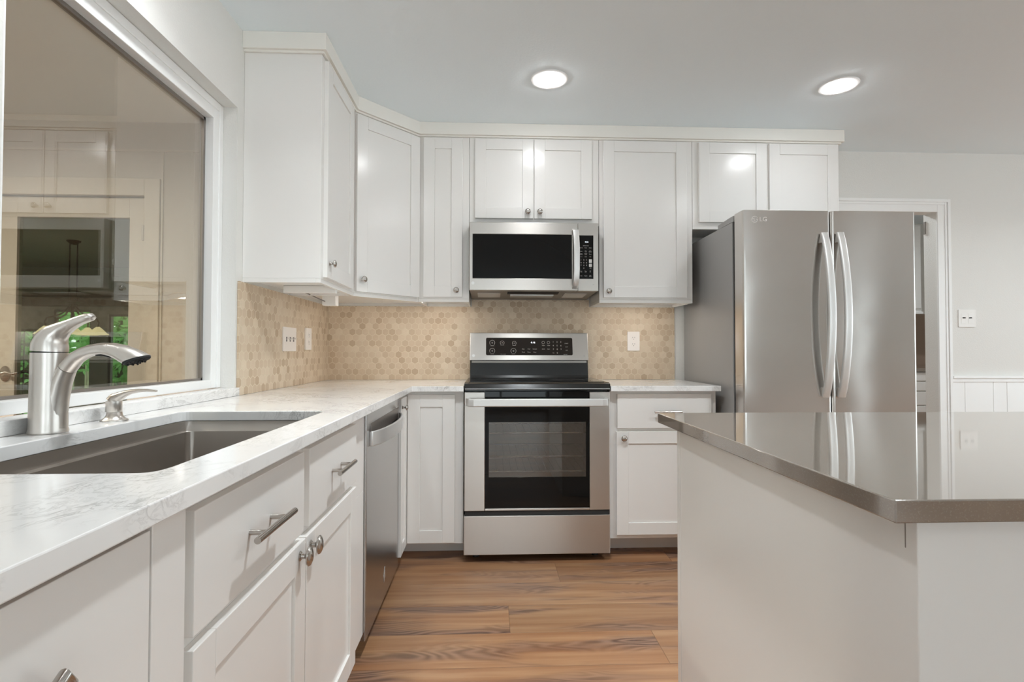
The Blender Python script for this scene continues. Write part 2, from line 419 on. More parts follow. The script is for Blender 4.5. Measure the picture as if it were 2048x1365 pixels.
# right wall with one wide window, wall behind the camera with tall windows; unseen, the wide ones added for daylight
RW = [(-2.4, .12), (2.6, .12), (2.6, 2.2), (-2.4, 2.2)]
struct('wall_right', MB().prism([(YF, 0), (YB, 0), (YB, ZC), (YF, ZC)], XR, XR+.1, 'x', holes=(RW,)), M['wall'])
BH = [[(-.7, .12), (1.1, .12), (1.1, 2.15), (-.7, 2.15)], [(1.9, .55), (4.7, .55), (4.7, 2.15), (1.9, 2.15)], [(6.72, .06), (6.98, .06), (6.98, 2.36), (6.72, 2.36)]]
struct('wall_front', MB().prism([(XL-.125, 0), (XR, 0), (XR, ZC), (XL-.125, ZC)], YF-.1, YF, 'y', holes=BH), M['wall'])
nwin = 2
for h in BH:
    (a, z0), (b, _), (_, z1), _ = h
    m = MB()
    for q in ((a, b-.05, (a+b)/2-.02) if b-a > .5 else (a, b-.05)): m.box(q, q+(.05 if q != (a+b)/2-.02 else .04), YF-.07, YF-.02, z0, z1)
    m.box(a, b, YF-.07, YF-.02, z0, z0+.05); m.box(a, b, YF-.07, YF-.02, z1-.05, z1)
    wf = struct('window_%d' % nwin, m, M['trim']); nwin += 1
    build('pane', MB().box(a+.04, b-.04, YF-.05, YF-.045, z0+.04, z1-.04), M['clear'], wf)
m = MB()
for q in (-2.4, -.75, .90, 2.55): m.box(XR+.02, XR+.07, q, q+.05, .12, 2.2)
m.box(XR+.02, XR+.07, -2.4, 2.6, .12, .17); m.box(XR+.02, XR+.07, -2.4, 2.6, 2.15, 2.2)
wf = struct('window_%d' % nwin, m, M['trim']); nwin += 1  # unseen window, made large to brighten the ceiling and grey wall
build('pane', MB().box(XR+.045, XR+.05, -2.36, 2.56, .16, 2.16), M['clear'], wf)

# passthrough window above the sink
FX = -1.0875
m = MB()
IY0, IY1, IZ0, IZ1 = 1.207, 2.088, .981, 2.013
m.box(FX-.055, FX, IY1, WY1-.002, .949, WZ1-.002); m.box(FX-.055, FX, WY0+.002, IY0, .949, WZ1-.002)
m.box(FX-.055, FX, IY0, IY1, IZ1, WZ1-.002); m.box(FX-.055, FX, IY0, IY1, .949, IZ0)
win = struct('window_1', m, M['trim'], bevel=.002)
m = MB()                                                             # raised outer lip of the frame
for (a, b, c, d) in ((IY1+.036, WY1-.002, .949, WZ1-.002), (WY0+.002, IY0-.036, .949, WZ1-.002), (IY0-.036, IY1+.036, IZ1+.040, WZ1-.002)): m.box(FX, FX+.006, a, b, c, d)
build('frame_lip', m, M['trim'], win, .0015)
m = MB()
gx = FX-.04
m.box(gx-.008, gx+.008, IY1-.012, IY1, IZ0, IZ1); m.box(gx-.008, gx+.008, IY0, IY0+.012, IZ0, IZ1)
m.box(gx-.008, gx+.008, IY0, IY1, IZ1-.012, IZ1); m.box(gx-.008, gx+.008, IY0, IY1, IZ0, IZ0+.008)
build('glazing_bead', m, M['under'], win)
build('pane', MB().box(gx-.003, gx+.003, IY0+.006, IY1-.006, IZ0+.004, IZ1-.006), M['pane'], win)
build('window_sill', MB().box(XL-.058, -1.0165, 1.0, 2.172, CT+.0005, CT+.033), M['quartz'], bevel=.0015,
      label='white quartz sill ledge below the window behind the faucet', cat='window sill')

# doorway casing, wainscot
def casing(name, x0, x1, zt, y):
    w = .085; m = MB()
    for (a, b) in ((x0-w+.012, x0+.012), (x1-.012, x1+w-.012)):
        m.box(a, b, y-.012, y, 0, zt+w-.012); 
    m.box(x0+.012, x1-.012, y-.012, y, zt-.012, zt+w-.012)
    m.box(x1+w-.032, x1+w-.012, y-.020, y-.012, 0, zt+w-.012); m.box(x0-w+.012, x0-w+.032, y-.020, y-.012, 0, zt+w-.012)
    m.box(x0-w+.032, x1+w-.032, y-.020, y-.012, zt+w-.032, zt+w-.012)
    m.box(x1+w-.050, x1+w-.036, y-.016, y-.012, 0, zt+w-.036); m.box(x0-w+.036, x0-w+.050, y-.016, y-.012, 0, zt+w-.036)
    m.box(x0-w+.050, x1+w-.050, y-.016, y-.012, zt+w-.050, zt+w-.036)
    return struct(name, m, M['trim'], bevel=.002)
casing('trim_1', DX0, DX1, DZ, YB)
m = MB(); x = DX1+.075
gro = [3.1381, 3.3346, 3.4281, 3.61, 3.80, 3.89, 4.09, 4.18, 4.37]
while gro[-1] < XR - .3: gro.append(gro[-1] + (.19 if len(gro) % 2 else .09))
for g in gro + [XR]:
    m.box(x, g-.0022, YB-.007, YB, .10, .90); x = g+.0022
m.box(DX1+.075, XR, YB-.004, YB, .10, .90)
struct('trim_2', m, M['trim'])
struct('trim_3', MB().box(DX1+.075, XR, YB-.022, YB, .918, .936).box(DX1+.075, XR, YB-.014, YB, .895, .918), M['trim'], bevel=.003)
struct('baseboard_back', MB().box(DX1+.075, XR, YB-.016, YB, 0, .10), M['trim'], bevel=.003)

# ------------------------------------------------------------------ tile
build('tile_backsplash', MB().box(XL+.0012, XL+.010, 2.165, YB-.0013, CT+.0008, 1.379), M['hexy'], label='tan hexagon tile backsplash on the left wall beside the window', cat='backsplash')
build('tile_backsplash', MB().box(XL+.0105, 1.191, YB-.010, YB-.0012, CT+.0008, 1.379).box(-.118, .634, YB-.010, YB-.0012, 1.379, 1.424), M['hexx'], label='tan hexagon tile backsplash on the back wall behind the stove', cat='backsplash')

# ------------------------------------------------------------------ upper cabinets
UZ0, UZ1 = 1.380, 2.345
UF = YB-.305
def upper(F, w, z0, z1, depth, root, skirt=True):
    """closed carcass with a recessed underside; F origin at left front corner on the floor plane"""
    m = MB(); s = .018 if skirt else .012
    m.fbox(F, 0, w, z0+s, z1, -depth, 0)
    m.fbox(F, 0, w, z0, z0+s, -.019, 0)
    m.fbox(F, 0, .016, z0, z0+s, -depth, -.019); m.fbox(F, w-.016, w, z0, z0+s, -depth, -.019)
    return build('carcass', m, M['cab'], root, .0015)
XF = XL+.32
# end cabinet on the left wall
F = frame((XF, 2.2064, 0), (0, 1, 0)); w = 2.735-2.2064
t = thing('wall_cabinet', (XL+.16, 2.47, UZ0), 'white single-door wall cabinet nearest the window, its tall plain side facing forward', 'wall cabinet', 'white wall cabinets')
upper(F, w-.001, UZ0, UZ1, .3195, t)
d = build('door', shaker(F, .030, w-.094+.018, 1.407, 2.332), M['cab'], t, .0015)
knob(F, .062, 1.470, d)
# diagonal corner cabinet
p0, p1 = Vector((XF, 2.735, 0)), Vector((XL+.61, UF, 0))
F = frame(p0, p1-p0); w = (p1-p0).length
t = thing('wall_cabinet', (XL+.25, 3.1, UZ0), 'white corner wall cabinet with a diagonal door, between left and back walls', 'wall cabinet', 'white wall cabinets')
poly = [(XL+.0005, 2.735), (XF, 2.735), (XL+.61, UF), (XL+.61, YB-.0005), (XL+.0005, YB-.0005)]
m = MB().prism(poly, UZ0+.018, UZ1); m.fbox(F, 0.0, w, UZ0, UZ0+.018, -.019, 0)
build('carcass', m, M['cab'], t, .0015)
d = build('door', shaker(F, .006, w-.004, 1.405, 2.332), M['cab'], t, .0015)
knob(F, .040, 1.468, d)
# narrow cabinet
def back_upper(x0, x1, z0, label, doors, depth=.3045, skirt=True):
    F = frame((x0, UF, 0), (1, 0, 0)); w = x1-x0
    t = thing('wall_cabinet', ((x0+x1)/2, YB-.15, z0), label, 'wall cabinet', 'white wall cabinets')
    upper(F, w-.001, z0, UZ1, depth, t, skirt)
    for (a, b, v0, v1, ku, kv) in doors:
        d = build('door', shaker(F, a-x0, b-x0, v0, v1), M['cab'], t, .0015)
        if ku is not None: knob(F, ku-x0, kv, d, r=.0165)
    return t
back_upper(XL+.611, -.1226, UZ0, 'narrow white wall cabinet left of the microwave', [(-.386, -.162, 1.408, 2.334, -.196, 1.446)])
back_upper(-.1216, .638, 1.832, 'short two-door white wall cabinet above the microwave', [(-.090, .250, 1.868, 2.334, .216, 1.905), (.2545, .594, 1.868, 2.334, .287, 1.905)], skirt=False)
back_upper(.639, 1.196, UZ0, 'tall single-door white wall cabinet between the microwave and the fridge', [(.662, 1.158, 1.410, 2.334, .690, 1.446)])
back_upper(1.197, 2.093, 1.820, 'short two-door white wall cabinet above the fridge', [(1.231, 1.640, 1.860, 2.334, 1.600, 1.9), (1.657, 2.0775, 1.860, 2.334, 1.697, 1.9)])
# crown
def offset_path(pts, d):
    P = [Vector((a, b)) for a, b in pts]; out = []
    for i, p in enumerate(P):
        if i == 0: n = (P[1]-P[0]).normalized(); out.append(p + Vector((n.y, -n.x))*d); continue
        if i == len(P)-1: n = (P[-1]-P[-2]).normalized(); out.append(p + Vector((n.y, -n.x))*d); continue
        a = (P[i]-P[i-1]).normalized(); b = (P[i+1]-P[i]).normalized()
        na, nb = Vector((a.y, -a.x)), Vector((b.y, -b.x)); k = (na+nb).normalized(); out.append(p + k*(d/k.dot(na)))
    return [(q.x, q.y) for q in out]
path = [(XL+.0005, 2.2064), (XF, 2.2064), (XF, 2.735), (XL+.61, UF), (2.093, UF), (2.093, YB-.0005)]
inn = offset_path(path, .0006); out = offset_path(path, .0225)
m = MB().prism(out + inn[::-1], 2.352, ZC-.0005)
inn2 = offset_path(path, .0008); out2 = offset_path(path, .011)
m.prism(out2 + inn2[::-1], 2.342, 2.352)
build('crown_moulding', m, M['crown'], bevel=.0015, label='off-white crown strip between the wall cabinets and the ceiling', cat='moulding')

# ------------------------------------------------------------------ under-cabinet fittings
t = thing('under_cabinet_light', (-.82, 2.47, 1.362), 'grey-white light fixture under the end wall cabinet nearest the window', 'light fixture', 'under-cabinet lights')
build('housing', MB().box(-.955, -.715, 2.45, 2.475, 1.364, 1.3975), M['white'], t, .002)
build('diffuser', MB().box(-.94, -.73, 2.4755, 2.50, 1.385, 1.3975), M['white'], t)
t = thing('under_cabinet_light', (-.28, 3.09, 1.39), 'slim light bar under the narrow wall cabinet left of the microwave', 'light fixture', 'under-cabinet lights')
build('housing', MB().box(-.40, -.14, 3.070, 3.112, 1.3935, 1.3975), M['white'], t, .001)
build('diffuser', MB().box(-.39, -.15, 3.075, 3.107, 1.3905, 1.3934), M['led'], t)
FL = frame(p0, p1-p0)
t = thing('under_cabinet_light', (.92, 3.09, 1.39), 'slim light bar under the tall wall cabinet right of the microwave', 'light fixture', 'under-cabinet lights')
build('housing', MB().box(.74, 1.10, 3.070, 3.112, 1.3935, 1.3975), M['white'], t, .001)
build('diffuser', MB().box(.75, 1.09, 3.075, 3.107, 1.3905, 1.3934), M['led'], t)
t = thing('under_cabinet_light', (-.60, 2.95, 1.39), 'slim light bar under the diagonal corner wall cabinet', 'light fixture', 'under-cabinet lights')
build('housing', MB().fbox(FL, .06, .36, 1.3935, 1.3975, -.075, -.035), M['white'], t, .001)
build('diffuser', MB().fbox(FL, .07, .35, 1.3905, 1.3934, -.070, -.040), M['led'], t)
t = thing('power_adapter', (-.86, 2.85, 1.345), 'small white power adapter box under the corner wall cabinet', 'adapter')
build('body', MB().box(-.895, -.822, 2.82, 2.87, 1.338, 1.3975), M['white'], t, .003)
build('cable', MB().tube([(-.88, 2.82, 1.36), (-.905, 2.78, 1.372), (-.93, 2.70, 1.388), (-.95, 2.60, 1.394)], .003, 8), M['slot'], t, smooth=True)

# ------------------------------------------------------------------ counters, sink
XC = -.4006; YCF = 2.7088
def arc(cx, cy, r, a0, a1, n=5): return [(cx+r*math.cos(math.radians(a0+(a1-a0)*i/n)), cy+r*math.sin(math.radians(a0+(a1-a0)*i/n))) for i in range(n+1)]
SX0, SX1, SY0, SY1 = -.9165, -.497, .801, 1.606
rr = .028
hole = arc(SX1-rr, SY0+rr, rr, -90, 0) + arc(SX1-rr, SY1-rr, rr, 0, 90) + arc(SX0+rr, SY1-rr, rr, 90, 180) + arc(SX0+rr, SY0+rr, rr, 180, 270)
build('countertop', MB().prism([(XL+.0005, -.6), (XC, -.6), (XC, YCF), (-.1365, YCF), (-.1365, YB-.0005), (XL+.0005, YB-.0005)], CB, CT, 'z', holes=(hole,)), M['quartz'], bevel=.002,
      label='white veined quartz L-shaped countertop around the sink and left corner', cat='countertop')
build('countertop', MB().box(.6300, 1.2157, YCF, YB-.0005, CB, CT), M['quartz'], bevel=.002, label='short white quartz countertop between stove and fridge', cat='countertop')
# sink
t = thing('kitchen_sink', ((SX0+SX1)/2, (SY0+SY1)/2, .65), 'undermount stainless steel sink set in the white countertop', 'sink')
def rrect(x0, x1, y0, y1, r): return arc(x1-r, y0+r, r, -90, 0) + arc(x1-r, y1-r, r, 0, 90) + arc(x0+r, y1-r, r, 90, 180) + arc(x0+r, y0+r, r, 180, 270)
m = MB(); bm = m.b
loops = [(rrect(SX0-.012, SX1+.012, SY0-.012, SY1+.012, .03), CB-.0006), (rrect(SX0-.002, SX1+.002, SY0-.002, SY1+.002, .028), CB-.0006), (rrect(SX0-.002, SX1+.002, SY0-.002, SY1+.002, .028), CB-.030),
         (rrect(SX0+.014, SX1-.014, SY0-.002, SY1+.002, .02), CB-.032), (rrect(SX0+.014, SX1-.014, SY0-.001, SY1+.001, .02), CB-.22), (rrect(SX0+.03, SX1-.03, SY0+.018, SY1-.018, .03), CB-.238)]
rings = [[bm.verts.new((a, b, z)) for a, b in L] for L, z in loops]
for A, B in zip(rings, rings[1:]):
    for i in range(len(A)): bm.faces.new((A[i], A[(i+1) % len(A)], B[(i+1) % len(A)], B[i]))
bm.faces.new(rings[-1])
o = build('basin', m, M['sinksteel'], t, smooth=True)
md = o.modifiers.new('thick', 'SOLIDIFY'); md.thickness = .0012; md.offset = -1
build('drain', MB().lathe([(.045, 0), (.045, .003), (.03, .002), (.01, .001)], Matrix.Translation(((SX0+SX1)/2, (SY0+SY1)/2, CB-.2375)), 24), M['chrome'], t, smooth=True)

# faucet
t = thing('kitchen_faucet', (-.972, 1.2, CT), 'brushed nickel pull-down faucet with lever on top, behind the sink', 'faucet')
fy = 1.2
m = MB().lathe([(.0355, 0), (.036, .004), (.0345, .010), (.0338, .06), (.0332, .12), (.0332, .176)], Matrix.Translation((-.9745, fy, CT+.0005)), 32)
build('body', m, M['nickel'], t, smooth=True)
build('joint_ring', MB().lathe([(.0318, 0), (.0318, .003)], Matrix.Translation((-.9745, fy, CT+.1764)), 32), M['rubber'], t, smooth=True)
m = MB()
pth = [(-.9745, fy, 1.0940), (-.9738, fy, 1.108), (-.9700, fy, 1.1205), (-.9610, fy, 1.1330), (-.9470, fy, 1.1435), (-.9300, fy, 1.1530), (-.9120, fy, 1.1620), (-.8960, fy, 1.1682), (-.8860, fy, 1.1700), (-.8815, fy, 1.1690)]
m.sweep(pth, [(.0334, .0334), (.0330, .0332), (.0300, .0310), (.0235, .0270), (.0165, .0225), (.0125, .018), (.0105, .0155), (.0098, .0140), (.0085, .0125), (.004, .008)], 24)
build('lever_handle', m, M['nickel'], t, smooth=True)
def skin(pairs, seg=28, cap=True):
    m = MB(); rings = []
    for (ox, oz), (ix, iz), sd in pairs:
        c = Vector(((ox+ix)/2, fy, (oz+iz)/2)); a = Vector(((ox-ix)/2, 0, (oz-iz)/2)); b_ = Vector((0, sd, 0))
        rings.append([m.b.verts.new(c + a*math.cos(2*math.pi*k/seg) + b_*math.sin(2*math.pi*k/seg)) for k in range(seg)])
    for A, B in zip(rings, rings[1:]):
        for k in range(seg): m.b.faces.new((A[k], A[(k+1) % seg], B[(k+1) % seg], B[k]))
    if cap: m.b.faces.new(rings[0][::-1]); m.b.faces.new(rings[-1])
    return m
build('spout', skin([((-.9905, .916), (-.9395, .916), .0270), ((-.9885, .965), (-.9400, .950), .0265), ((-.9760, 1.005), (-.9370, .985), .0250), ((-.9600, 1.040), (-.9320, 1.018), .0235), ((-.9460, 1.0660), (-.9245, 1.0450), .0222)]), M['nickel'], t, smooth=True)
sh = build('spray_head', skin([((-.9457, 1.0668), (-.9240, 1.0458), .0216), ((-.9445, 1.0688), (-.9228, 1.0478), .0222), ((-.9260, 1.0905), (-.9085, 1.0675), .0206), ((-.9060, 1.1020), (-.8935, 1.0782), .0196), ((-.8883, 1.1084), (-.8790, 1.0840), .0190),
    ((-.8614, 1.1129), (-.8600, 1.0858), .0195), ((-.8350, 1.1125), (-.8420, 1.0822), .0210), ((-.8100, 1.1075), (-.8280, 1.0750), .0238), ((-.7840, 1.0975), (-.8195, 1.0695), .0262), ((-.7605, 1.0858), (-.8143, 1.0665), .0275)]), M['nickel'], t, smooth=True)
nrm = Vector((.3377, 0, -.9413)); e_ = Vector((.9413, 0, .3377))
c0 = Vector((-.78740, fy, 1.07615))
m = MB()
for k in range(1):
    rings = []
    for d_, a_, b_ in ((.0003, .0275, .0265), (.004, .0270, .0260), (.006, .0245, .0235)):
        rings.append([m.b.verts.new(c0 + nrm*d_ + e_*(a_*math.cos(2*math.pi*q/28)) + Vector((0, b_*math.sin(2*math.pi*q/28), 0))) for q in range(28)])
    for A, B in zip(rings, rings[1:]):
        for q in range(28): m.b.faces.new((A[q], A[(q+1) % 28], B[(q+1) % 28], B[q]))
    m.b.faces.new(rings[0][::-1]); m.b.faces.new(rings[-1])
for k in range(16):
    a = k*2.399; r_ = .021*math.sqrt((k+.5)/16); q = c0 + nrm*.0058 + e_*(r_*math.cos(a)) + Vector((0, r_*math.sin(a), 0))
    m.tube([q, q + nrm*.004], .0020, 6)
build('spray_nozzle', m, M['rubber'], sh, smooth=True, label='dark spray face with small nozzles')
m = MB().sweep([(-.872, fy, 1.0852), (-.856, fy, 1.0850), (-.842, fy, 1.0812)], [(.0018, .007), (.0026, .009), (.0018, .007)], 12)
build('spray_button', m, M['rubber'], sh, smooth=True)

t = thing('soap_dispenser', (-.972, 1.4, CT), 'small brushed nickel soap dispenser right of the faucet', 'soap dispenser')
build('base', MB().lathe([(.0300, 0), (.0300, .0022), (.0225, .007), (.0180, .014), (.0165, .022)], Matrix.Translation((-.9720, 1.4, CT+.0005)), 28), M['nickel'], t, smooth=True)
build('collar', MB().lathe([(.0175, 0), (.0182, .001), (.0178, .028)], Matrix.Translation((-.9735, 1.4, CT+.023)), 28), M['nickel'], t, smooth=True)
m = MB().sweep([(-.9735, 1.4, CT+.0512), (-.9695, 1.4, CT+.058), (-.9590, 1.4, CT+.0635), (-.9460, 1.4, CT+.0700), (-.9300, 1.4, CT+.0750), (-.9120, 1.4, CT+.0775), (-.8920, 1.4, CT+.0782), (-.8680, 1.4, CT+.0762)],
    [(.0176, .0176), (.0150, .0165), (.0115, .0145), (.0085, .0125), (.0062, .0105), (.0048, .0095), (.0038, .0085), (.0028, .0072)], 22)
build('pump_spout', m, M['nickel'], t, smooth=True)

# ------------------------------------------------------------------ base cabinets
BFX = -.449                                  # face frame plane of the left run
def base_box(root, x0, x1, y0, y1, toe, toe_dir):
    m = MB().box(x0, x1, y0, y1, toe, CB-.0006); build('carcass', m, M['cab'], root, .0012)
    k = MB()
    if toe_dir == 'x': k.box(x0, x1-.075, y0, y1, 0, toe)
    else: k.box(x0, x1, y0+.145, y1, 0, toe)
    build('toe_kick', k, M['cab'], root)
F = frame((BFX, 0, 0), (0, 1, 0))
t = thing('base_cabinet', (-.74, .28, 0), 'white base cabinet at the front end of the left run, with a flush panel door', 'base cabinet', 'white base cabinets')
build('carcass', MB().box(XL+.001, BFX, -.22, .772, .09, .864).box(XL+.001, BFX-.07, -.22, .772, .864, CB-.0006), M['cab'], t, .0012)
build('toe_kick', MB().box(XL+.001, BFX-.075, -.22, .772, 0, .09), M['cab'], t)
m = MB().fbox(F, .692, .766, .09, CB-.0008, .0002, .018)
build('stile', m, M['cab'], t, .001)
d = build('door', slab(F, .10, .689, .12, .8665, .0175), M['cab'], t, .001)
Mx = face_matrix(F, .508, .786, .0175) @ Matrix.Diagonal((1.3, 1, 1, 1))
hp = [Vector((-.020, -.050, .0)), Vector((-.018, -.030, .020)), Vector((-.010, -.008, .033)), Vector((.0, .008, .038)), Vector((.010, -.008, .033)), Vector((.018, -.030, .020)), Vector((.020, -.050, .0))]
build('arched_handle', MB().tube([Mx @ p for p in hp], .0062, 12), M['knob'], d, smooth=True)

t = thing('base_cabinet', (-.74, 1.3, 0), 'white base cabinet under the sink, two drawer fronts with bar pulls over two doors', 'base cabinet', 'white base cabinets')
# the carcass leaves room for the sink basin
m = MB().box(XL+.001, BFX, .776, 1.893, .09, .60).box(BFX-.02, BFX, .776, 1.893, .60, CB-.0006)
m.box(XL+.001, BFX-.02, 1.66, 1.893, .60, CB-.0006)
build('carcass', m, M['cab'], t, .0012)
build('toe_kick', MB().box(XL+.001, BFX-.075, .776, 1.893, 0, .09), M['cab'], t)
for (a, b, p) in ((.787, 1.239, (.921, 1.0935)), (1.274, 1.711, (1.414, 1.574))):
    d = build('drawer_front', slab(F, a, b, .677, .861), M['cab'], t, .0015)
    pull(F, p[0], p[1], .769, d)
for (a, b, k) in ((.787, 1.2515, 1.2133), (1.2565, 1.716, 1.2834)):
    d = build('door', shaker(F, a, b, .095, .658), M['cab'], t, .0015)
    knob(F, k, .630, d, r=.0175, oval=1.3)

# dishwasher
t = thing('dishwasher', (-.74, 2.25, 0), 'stainless steel dishwasher with curved bar handle, left of the corner cabinet', 'dishwasher')
DY0, DY1 = 1.897, 2.560
build('tub', MB().box(-1.0, -.462, DY0+.004, DY1-.004, .09, CB-.006), M['rubber'], t)
dd = build('door', MB().box(-.462, -.440, DY0, DY1, .062, .872), M['dwsteel'], t, .004)
build('kick_plate', MB().box(-.50, -.49, DY0+.01, DY1-.01, .004, .09), M['gap'], t)
m = MB(); N = 16; outer = []; inner = []
a0, a1 = DY0+.045, DY1-.012
for i in range(N+1):
    s_ = i/N; yy = a0+(a1-a0)*s_; n_ = .010 + .042*math.sin(math.pi*s_)**.6
    outer.append((-.440+n_, yy)); inner.append((-.440+n_-.010, yy))
m.prism(outer + inner[::-1], .745, .800)
hd = build('handle', m, M['handle'], dd, .003, smooth=True)
build('handle_recess', MB().box(-.4405, -.4392, a0+.02, a1-.01, .775, .828), M['under'], dd, .002)
F2 = frame((-.440, 0, 0), (0, 1, 0))
m = MB()
for (u_, v_, a_) in ((2.215, .150, .35), (2.225, .178, -.35), (2.232, .160, .2)):
    Mx = face_matrix(F2, u_, v_, .0004) @ Matrix.Rotation(a_, 4, 'Z')
    vs = [m.b.verts.new(Mx @ Vector(p)) for p in ((-.006, -.016, 0), (.004, -.014, 0), (.007, .016, 0), (-.003, .014, 0), (-.006, -.016, .0008), (.004, -.014, .0008), (.007, .016, .0008), (-.003, .014, .0008))]
    for f in ((0, 1, 2, 3), (4, 7, 6, 5), (0, 4, 5, 1), (1, 5, 6, 2), (2, 6, 7, 3), (3, 7, 4, 0)): m.b.faces.new([vs[i] for i in f])
build('badge', m, M['handle'], dd, label='small silver emblem low on the door')
build('vent_slot', MB().fbox(F2, 2.05, 2.10, .803, .807, 0, .0006), M['rubber'], dd)

# corner base cabinet with two leaves meeting in the inside corner
t = thing('base_cabinet', (-.74, 3.0, 0), 'white corner base cabinet whose two doors meet in the inside corner by the dishwasher', 'base cabinet', 'white base cabinets')
BFY = 2.762
m = MB().prism([(XL+.001, 2.567), (BFX, 2.567), (BFX, BFY), (-.1385, BFY), (-.1385, YB-.012), (XL+.001, YB-.012)], .09, CB-.0006)
build('carcass', m, M['cab'], t, .0012)
build('toe_kick', MB().prism([(XL+.001, 2.567), (BFX-.075, 2.567), (BFX-.075, 2.905), (-.1385, 2.905), (-.1385, YB-.012), (XL+.001, YB-.012)], 0, .09), M['cab'], t)
d = build('door', shaker(F, 2.570, 2.741, .095, .862, fr=.05), M['cab'], t, .0015)
knob(F, 2.590, .818, d, r=.0155)
FB = frame((0, BFY, 0), (1, 0, 0))
build('door', shaker(FB, -.428, -.183, .100, .868), M['cab'], t, .0015)

# right base cabinet
t = thing('base_cabinet', (.92, 3.0, 0), 'white base cabinet with one drawer and one door, between stove and fridge', 'base cabinet', 'white base cabinets')
base_box(t, .6335, 1.2085, BFY, YB-.012, .105, 'y')
d = build('drawer_front', slab(FB, .672, 1.178, .688, .869), M['cab'], t, .0015); pull(FB, .862, 1.008, .7765, d)
d = build('door', shaker(FB, .667, 1.178, .128, .671), M['cab'], t, .0015); knob(FB, .704, .637, d)

# ------------------------------------------------------------------ range
t = thing('kitchen_range', (.247, 3.0, 0), 'freestanding stainless steel range with black glass cooktop and oven window', 'stove')
RX0, RX1, RY = -.1330, .6270, 2.7231
m = MB()
m.box(RX0+.002, RX0+.02, RY+.045, 3.27, .05, .895); m.box(RX1-.02, RX1-.002, RY+.045, 3.27, .05, .895)
m.box(RX0+.02, RX1-.02, 3.23, 3.27, .05, .895); m.box(RX0+.02, RX1-.02, RY+.045, 3.23, .05, .30); m.box(RX0+.02, RX1-.02, RY+.045, 3.23, .80, .895)
build('body', m, M['black'], t)
build('foot', MB().lathe([(.018, 0), (.018, .05)], Matrix.Translation((RX0+.06, RY+.10, 0)), 12), M['rubber'], t)
build('foot', MB().lathe([(.018, 0), (.018, .05)], Matrix.Translation((RX1-.06, RY+.10, 0)), 12), M['rubber'], t)
build('foot', MB().lathe([(.018, 0), (.018, .05)], Matrix.Translation((RX0+.06, 3.2, 0)), 12), M['rubber'], t)
build('foot', MB().lathe([(.018, 0), (.018, .05)], Matrix.Translation((RX1-.06, 3.2, 0)), 12), M['rubber'], t)
build('oven_cavity', MB().box(RX0+.06, RX1-.06, 3.17, 3.18, .31, .79).box(RX0+.055, RX0+.06, RY+.05, 3.17, .31, .79).box(RX1-.06, RX1-.055, RY+.05, 3.17, .31, .79).box(RX0+.06, RX1-.06, RY+.05, 3.17, .305, .31), plain('oven_enamel', (.50, .485, .46, 1), .35), t)
for z_ in (.455, .535, .66):
    m = MB()
    for q in range(2): m.tube([(RX0+.065, RY+.07+q*.36, z_), (RX1-.065, RY+.07+q*.36, z_)], .0035, 8)
    for q in range(16): xx = RX0+.09+q*(RX1-RX0-.18)/15; m.tube([(xx, RY+.07, z_+.003), (xx, RY+.43, z_+.003)], .0018, 6)
    build('oven_rack', m, M['chrome'], t, smooth=True)
# oven door: steel sides, black glass with a see-through window
m = MB().box(RX0, RX0+.1065, RY, RY+.042, .268, .8826).box(RX1-.1065, RX1, RY, RY+.042, .268, .8826).box(RX0+.1065, RX1-.1065, RY, RY+.042, .268, .280)
d = build('oven_door', m, M['steel'], t, .003)
gx0, gx1 = RX0+.1068, RX1-.1068
wx0, wx1, wz0, wz1 = -.006, .502, .440, .7255
m = MB().prism([(gx0, .2805), (gx1, .2805), (gx1, .884), (gx0, .884)], RY+.003, RY+.009, 'y', holes=([(wx0, wz0), (wx1, wz0), (wx1, wz1), (wx0, wz1)],))
build('door_glass', m, M['blackglass'], d)
build('oven_window', MB().box(wx0, wx1, RY+.0035, RY+.0085, wz0, wz1), M['ovenglass'], d)
m = MB()
y_ = RY-.062
prof = [(RX0+.006, RY-.004), (RX0+.022, y_+.004), (RX0+.05, y_-.002), (RX1-.05, y_-.002), (RX1-.022, y_+.004), (RX1-.006, RY-.004), (RX1-.012, RY-.0008), (RX1-.03, RY-.0008), (RX1-.040, y_+.018), (RX0+.040, y_+.018), (RX0+.03, RY-.0008), (RX0+.012, RY-.0008)]
m.prism(prof, .812, .8525)
build('door_handle', m, M['handle'], d, .005, seg=3)
build('storage_drawer', MB().box(RX0-.002, RX1+.001, RY, RY+.04, .042, .2425), M['steel'], t, .003)
build('vent_trim', MB().box(RX0+.004, RX1-.004, RY+.006, RY+.044, .2435, .2665), M['rubber'], t)
# cooktop
m = MB()
pf = [(RY-.012, .893), (RY-.016, .900), (RY-.004, .926), (RY+.02, .9318), (3.235, .9318), (3.235, .893)]
m.prism(pf, RX0-.001, RX1+.002, 'x')
ck = build('cooktop', m, M['black'], t, .003)
build('glass_top', MB().box(RX0+.022, RX1-.022, RY+.035, 3.19, .9322, .9345), M['blackglass'], ck)
for (x_, y2, r_) in ((.05, 2.87, .10), (.44, 2.87, .115), (.05, 3.09, .08), (.44, 3.09, .085)):
    build('burner_ring', MB().lathe([(r_-.002, 0), (r_, .0004), (r_, 0.0002), (r_-.003, 0)], Matrix.Translation((x_, y2, .9346)), 40, cap=False), M['burner'], ck)
build('front_trim', MB().box(RX0+.004, RX1-.004, RY-.0185, RY-.0165, .899, .9015), M['handle'], ck)
